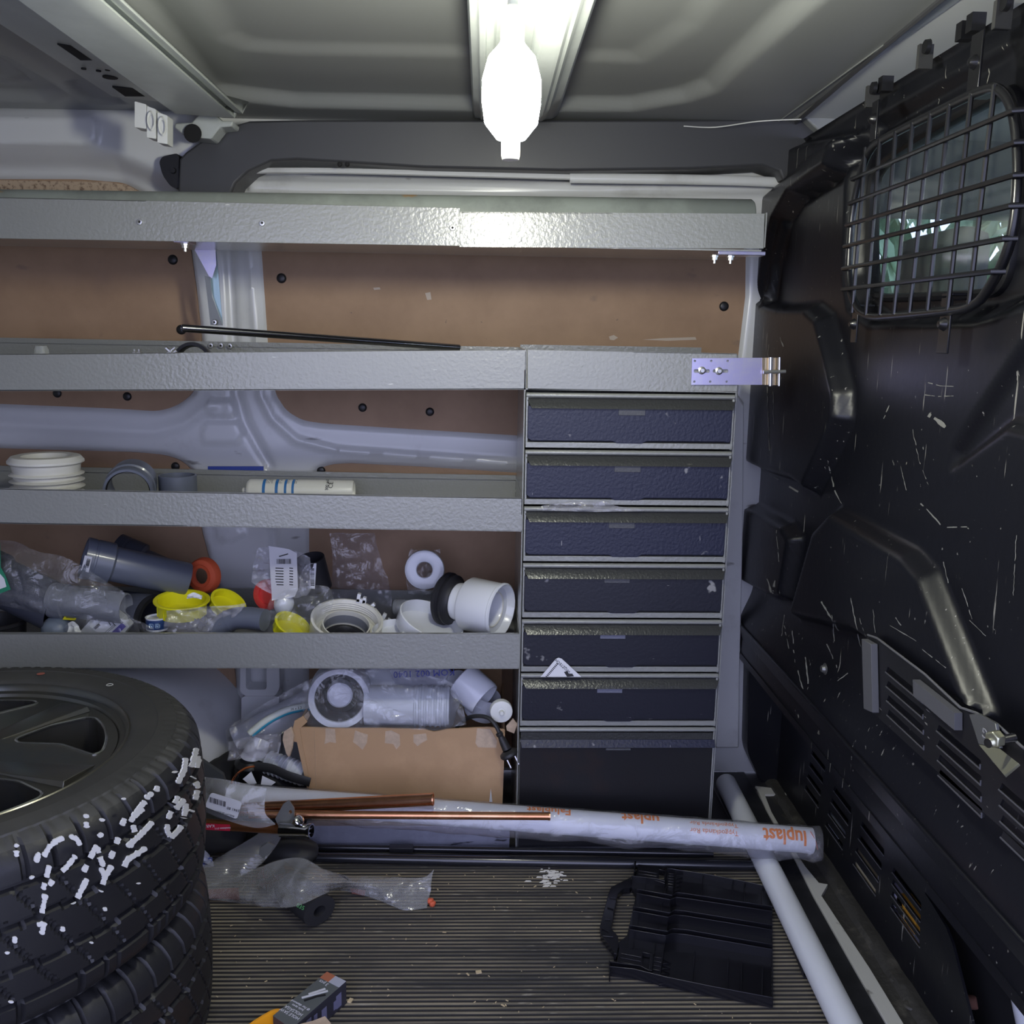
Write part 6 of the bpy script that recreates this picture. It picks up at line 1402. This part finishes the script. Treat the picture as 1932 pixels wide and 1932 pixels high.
# walls along the long ribs
def wall_line(pts, h0, h1, th, name='rib_wall'):
    P = [cz(x, y, h0) for x, y in pts]; mb = MB()
    L1, L2 = [], []
    for i, p in enumerate(P):
        t = (P[min(i + 1, len(P) - 1)] - P[max(i - 1, 0)]); t.z = 0; t.normalize(); n_ = V((-t.y, t.x, 0)) * th / 2
        L1.append(p + n_); L2.append(p - n_)
    mb.prism(L1 + L2[::-1], (0, 0, h1 - h0))
    return build(mb, name, CASE, tc_, smooth=60, bevel=.0005)
for (y0_, y1_, ylft) in ((430, 575, 395), (610, 765, 575), (800, 965, 765)):
    wall_line([(430 - (ylft - 395) * .2, ylft), (790 - (ylft - 395) * .12, y0_ + 30), (840 - (ylft - 395) * .12, y0_), (930, y0_ + 12), (1805, y1_)], .004, .022, .0014)
    wall_line([(430 - (ylft - 395) * .2, ylft + 45), (770 - (ylft - 395) * .12, y0_ + 75), (830 - (ylft - 395) * .12, y0_ + 50), (920, y0_ + 60), (1805, y1_ + 50)], .004, .022, .0014)
    wall_line([(430 - (ylft - 395) * .2, ylft + 22), (760 - (ylft - 395) * .12, y0_ + 55)], .004, .014, .001)
wall_line([(740, 150), (820, 165), (1100, 205), (1520, 285), (1700, 325), (1800, 350)], .004, .016, .0016)
wall_line([(160, 1190), (400, 1215), (740, 1300), (1200, 1395), (1810, 1510)], .002, .020, .0016)
wall_line([(155, 1130), (160, 1250)], .002, .020, .0016)
wall_line([(1800, 350), (1802, 640), (1806, 1000), (1810, 1510)], .004, .010, .0014)
wall_line([(380, 240), (640, 270), (720, 295)], .004, .018, .0014)
wall_line([(160, 1120), (470, 1160), (560, 1210)], .004, .018, .0014)
wall_line([(420, 90), (410, 190)], .004, .018, .003)
wall_line([(240, 920), (215, 1040)], .004, .018, .004)
for xs in ([(1105, 215), (1085, 450)], [(1405, 275), (1395, 505)], [(1525, 290), (1520, 530)], [(1705, 330), (1705, 560)], [(825, 165), (790, 440)],
           [(740, 290), (710, 440)], [(525, 300), (510, 410)], [(480, 480), (470, 570)], [(690, 500), (680, 610)], [(775, 500), (770, 620)], [(1065, 560), (1058, 640)], [(1385, 620), (1380, 695)], [(1510, 640), (1506, 710)], [(1708, 680), (1706, 740)],
           [(445, 660), (435, 760)], [(660, 700), (650, 810)], [(745, 690), (735, 810)], [(1045, 750), (1035, 830)], [(1375, 820), (1370, 890)], [(1505, 835), (1500, 910)], [(1710, 870), (1708, 945)],
           [(405, 850), (395, 940)], [(625, 880), (610, 1000)], [(1025, 960), (990, 1335)], [(1365, 1030), (1345, 1400)], [(1500, 1060), (1490, 1420)], [(1710, 1100), (1700, 1470)], [(720, 880), (660, 1270)]):
    wall_line(xs, .004, .0105, .0017, 'cross_rib')
for k in range(6):
    y = 170 + 27 * k; wall_line([(752, y), (815, y + 8)], .004, .009, .0009, 'small_rib')
    y = 1020 + 42 * k; wall_line([(610 - 7 * k, y), (690 - 5 * k, y + 14)], .004, .009, .0009, 'small_rib')
for k in range(5):
    y = 190 + 42 * k; wall_line([(832 - 4 * k, y - 6), (900 - 6 * k, y + 12), (838 - 5 * k, y + 28)], .004, .0075, .0009, 'zigzag_rib')
    y = 1050 + 52 * k; wall_line([(705 - 10 * k, y - 12), (780 - 7 * k, y + 24), (700 - 10 * k, y + 32)], .004, .0075, .0009, 'zigzag_rib')
for k in range(3):
    wall_line([(455 - 3 * k, 125 + 30 * k), (640 - 2 * k, 155 + 30 * k)], .014, .0155, .001, 'grip_rib')
    wall_line([(275 - 7 * k, 965 + 42 * k), (485 - 5 * k, 1005 + 42 * k)], .014, .0155, .001, 'grip_rib')
for q in ([(160, 400), (225, 410)], [(140, 500), (200, 520), (205, 560)], [(115, 620), (170, 625)], [(85, 715), (150, 745)], [(90, 790), (200, 800)]):
    wall_line(q, .016, .018, .0012, 'handle_rib')
build(MB().box((cz(1215, 835, .005).x - .006, cz(1215, 835, .005).y - .002, .005), (cz(1215, 835, .005).x + .004, cz(1215, 835, .005).y + .002, .007)), 'wood_chip', CH, None, 'pale chip lying inside the black tool case', cat='chip')
# ------------------------------------------------------------------ drill box and orange lid
db = thing('drill_box', 'small grey carton printed with white lettering and a picture of drill parts', 'box', tuple(atZ(600, 1905, .0)))
HB = .038
c4 = [atZ(x, y, HB) for x, y in [(617, 1834), (653, 1852), (564, 1929), (533, 1902)]]
lenv = (c4[2] - c4[1]); c4[2] = c4[1] + lenv * 1.15; c4[3] = c4[0] + (c4[3] - c4[0]) * 1.2
GBX = mat('graphite_carton', (.105, .115, .112), .5); GBD = mat('dark_carton', (.030, .030, .042), .5)
build(MB().hexa([V((p.x, p.y, .001)) for p in c4], c4), 'carton', GBD, db, smooth=0)
def bxp(u, v, dz=.0006): # u across 0..1 (left edge->right edge at far end), v along 0..1
    a = c4[0] + (c4[3] - c4[0]) * v; b = c4[1] + (c4[2] - c4[1]) * v; p = a + (b - a) * u; return V((p.x, p.y, HB + dz))
def bq(name, m, u0, v0, u1, v1, dz=.0006, sk=0):
    return build(MB().prism([bxp(u0, v0, dz), bxp(u1, v0 + sk, dz), bxp(u1, v1 + sk, dz), bxp(u0, v1, dz)], (0, 0, -.0005)), name, m, db, smooth=0)
bq('top_print', GBX, 0, 0, 1, 1, .0004)
bq('orange_patch', mat('rust_orange_print', (.42, .14, .07), .6), 0, .0, .45, .14, .0008)
bq('pale_patch', mat('pale_lilac_print', (.42, .43, .50), .6), .45, .0, 1, .14, .0008)
W_ = mat('white_print', (.62, .62, .64), .6)
xd = (c4[0] - c4[1]); yd = (c4[2] - c4[1])
def dbt(s, size, u, v, m=W_): text_on(s, size, bxp(u, v, .0010), xd, -yd * -1 if False else (c4[0] - c4[3]) * -1, m, 'lettering', db)
dbt('3 pcs', .0085, .34, .19); dbt('Ø For diamond', .0058, .45, .66); dbt('hole saws', .0058, .45, .71); dbt('HOLSÅGA', .0075, .45, .78); dbt('HOLE SAW', .0075, .45, .85)
for (u0, v0, u1, v1, m) in ((.3, .46, .62, .26, W_), (.22, .56, .78, .27, W_), (.40, .58, .62, .44, BLACK), (.60, .44, .86, .34, BLACK)):
    a, b = bxp(u0, v0, .001), bxp(u1, v1, .001)
    build(MB().tube([a, b], .0014, 6, flat=(.0006, .0022)), 'drill_picture', m, db)
sd = (c4[2] - c4[1])
for k, (v, h0, h1, wd) in enumerate([(.10, .006, .028, .10), (.20, .008, .022, .05), (.38, .006, .026, .09), (.55, .012, .028, .06), (.66, .020, .030, .08)]):
    p = c4[1] + sd * v; nn = sd.cross(V((0, 0, 1))).normalized(); nn = nn if nn.x > 0 else -nn
    q = [V((p.x, p.y, h0)), V((p.x + sd.x * wd, p.y + sd.y * wd, h0)), V((p.x + sd.x * wd, p.y + sd.y * wd, h1)), V((p.x, p.y, h1))]
    build(MB().prism([x + nn * .0006 for x in q], nn * -.0004), 'side_print', mat('faint_lilac_print', (.16, .16, .26), .6), db, smooth=0)
OC = mat('orange_plastic', (.85, .36, .015), .35)
op = [(440, 1960), (468, 1932), (500, 1912), (518, 1903), (532, 1903), (542, 1910), (556, 1926), (575, 1960), (560, 2010), (450, 2010)]
oo = thing('orange_tray', 'corner of a bright orange plastic tray at the bottom edge', 'tray', tuple(atZ(515, 1960, .0)))
P0 = chaikin([atZ(x, y, .034) for x, y in op], 2); cc = sum(P0, V()) / len(P0)
rows = []
for s, z in ((1.02, .0), (1.03, .030), (1.0, .034), (.90, .034), (.86, .030), (.82, .012), (.6, .010)):
    rows.append([V((cc.x + (p.x - cc.x) * s, cc.y + (p.y - cc.y) * s, z)) for p in P0 + [P0[0]]])
build(MB().grid(rows), 'tray_wall', OC, oo, smooth=50)
tcb = [(565, 1932), (590, 1926), (613, 1917), (624, 1930), (628, 1950), (566, 1950)]
build(MB().prism([atZ(x, y, .036) for x, y in tcb], (0, 0, -.004)), 'torn_cardboard', CARDD, None, 'torn cardboard edge in front of the small grey carton', cat='cardboard')
# ------------------------------------------------------------------ bits in the dark gap at lower right
a = atX(1796, 1888, .72); b = atX(1848, 1892, .745)
build(MB().tube([a, b], .010, 16), 'copper_stub', mat('dull_copper', (.32, .16, .12), .5), None, 'short dull red stub with a white end in the dark gap under the bulkhead', cat='stub')
build(MB().lathe([(.010, 0), (.0125, 0), (.0125, .012), (.010, .012)], frame(a - (b - a).normalized() * .010, b - a), 20), 'white_collar', PLW, bpy.data.objects['copper_stub'])
build(MB().lathe([(.0, 0), (.018, 0), (.018, .075), (0, .075)], frame(atX(1945, 1935, .74), (-.2, .25, 1)), 24), 'white_tube', PLW, None, 'end of a pale tube at the lower right corner under the bulkhead', cat='tube')
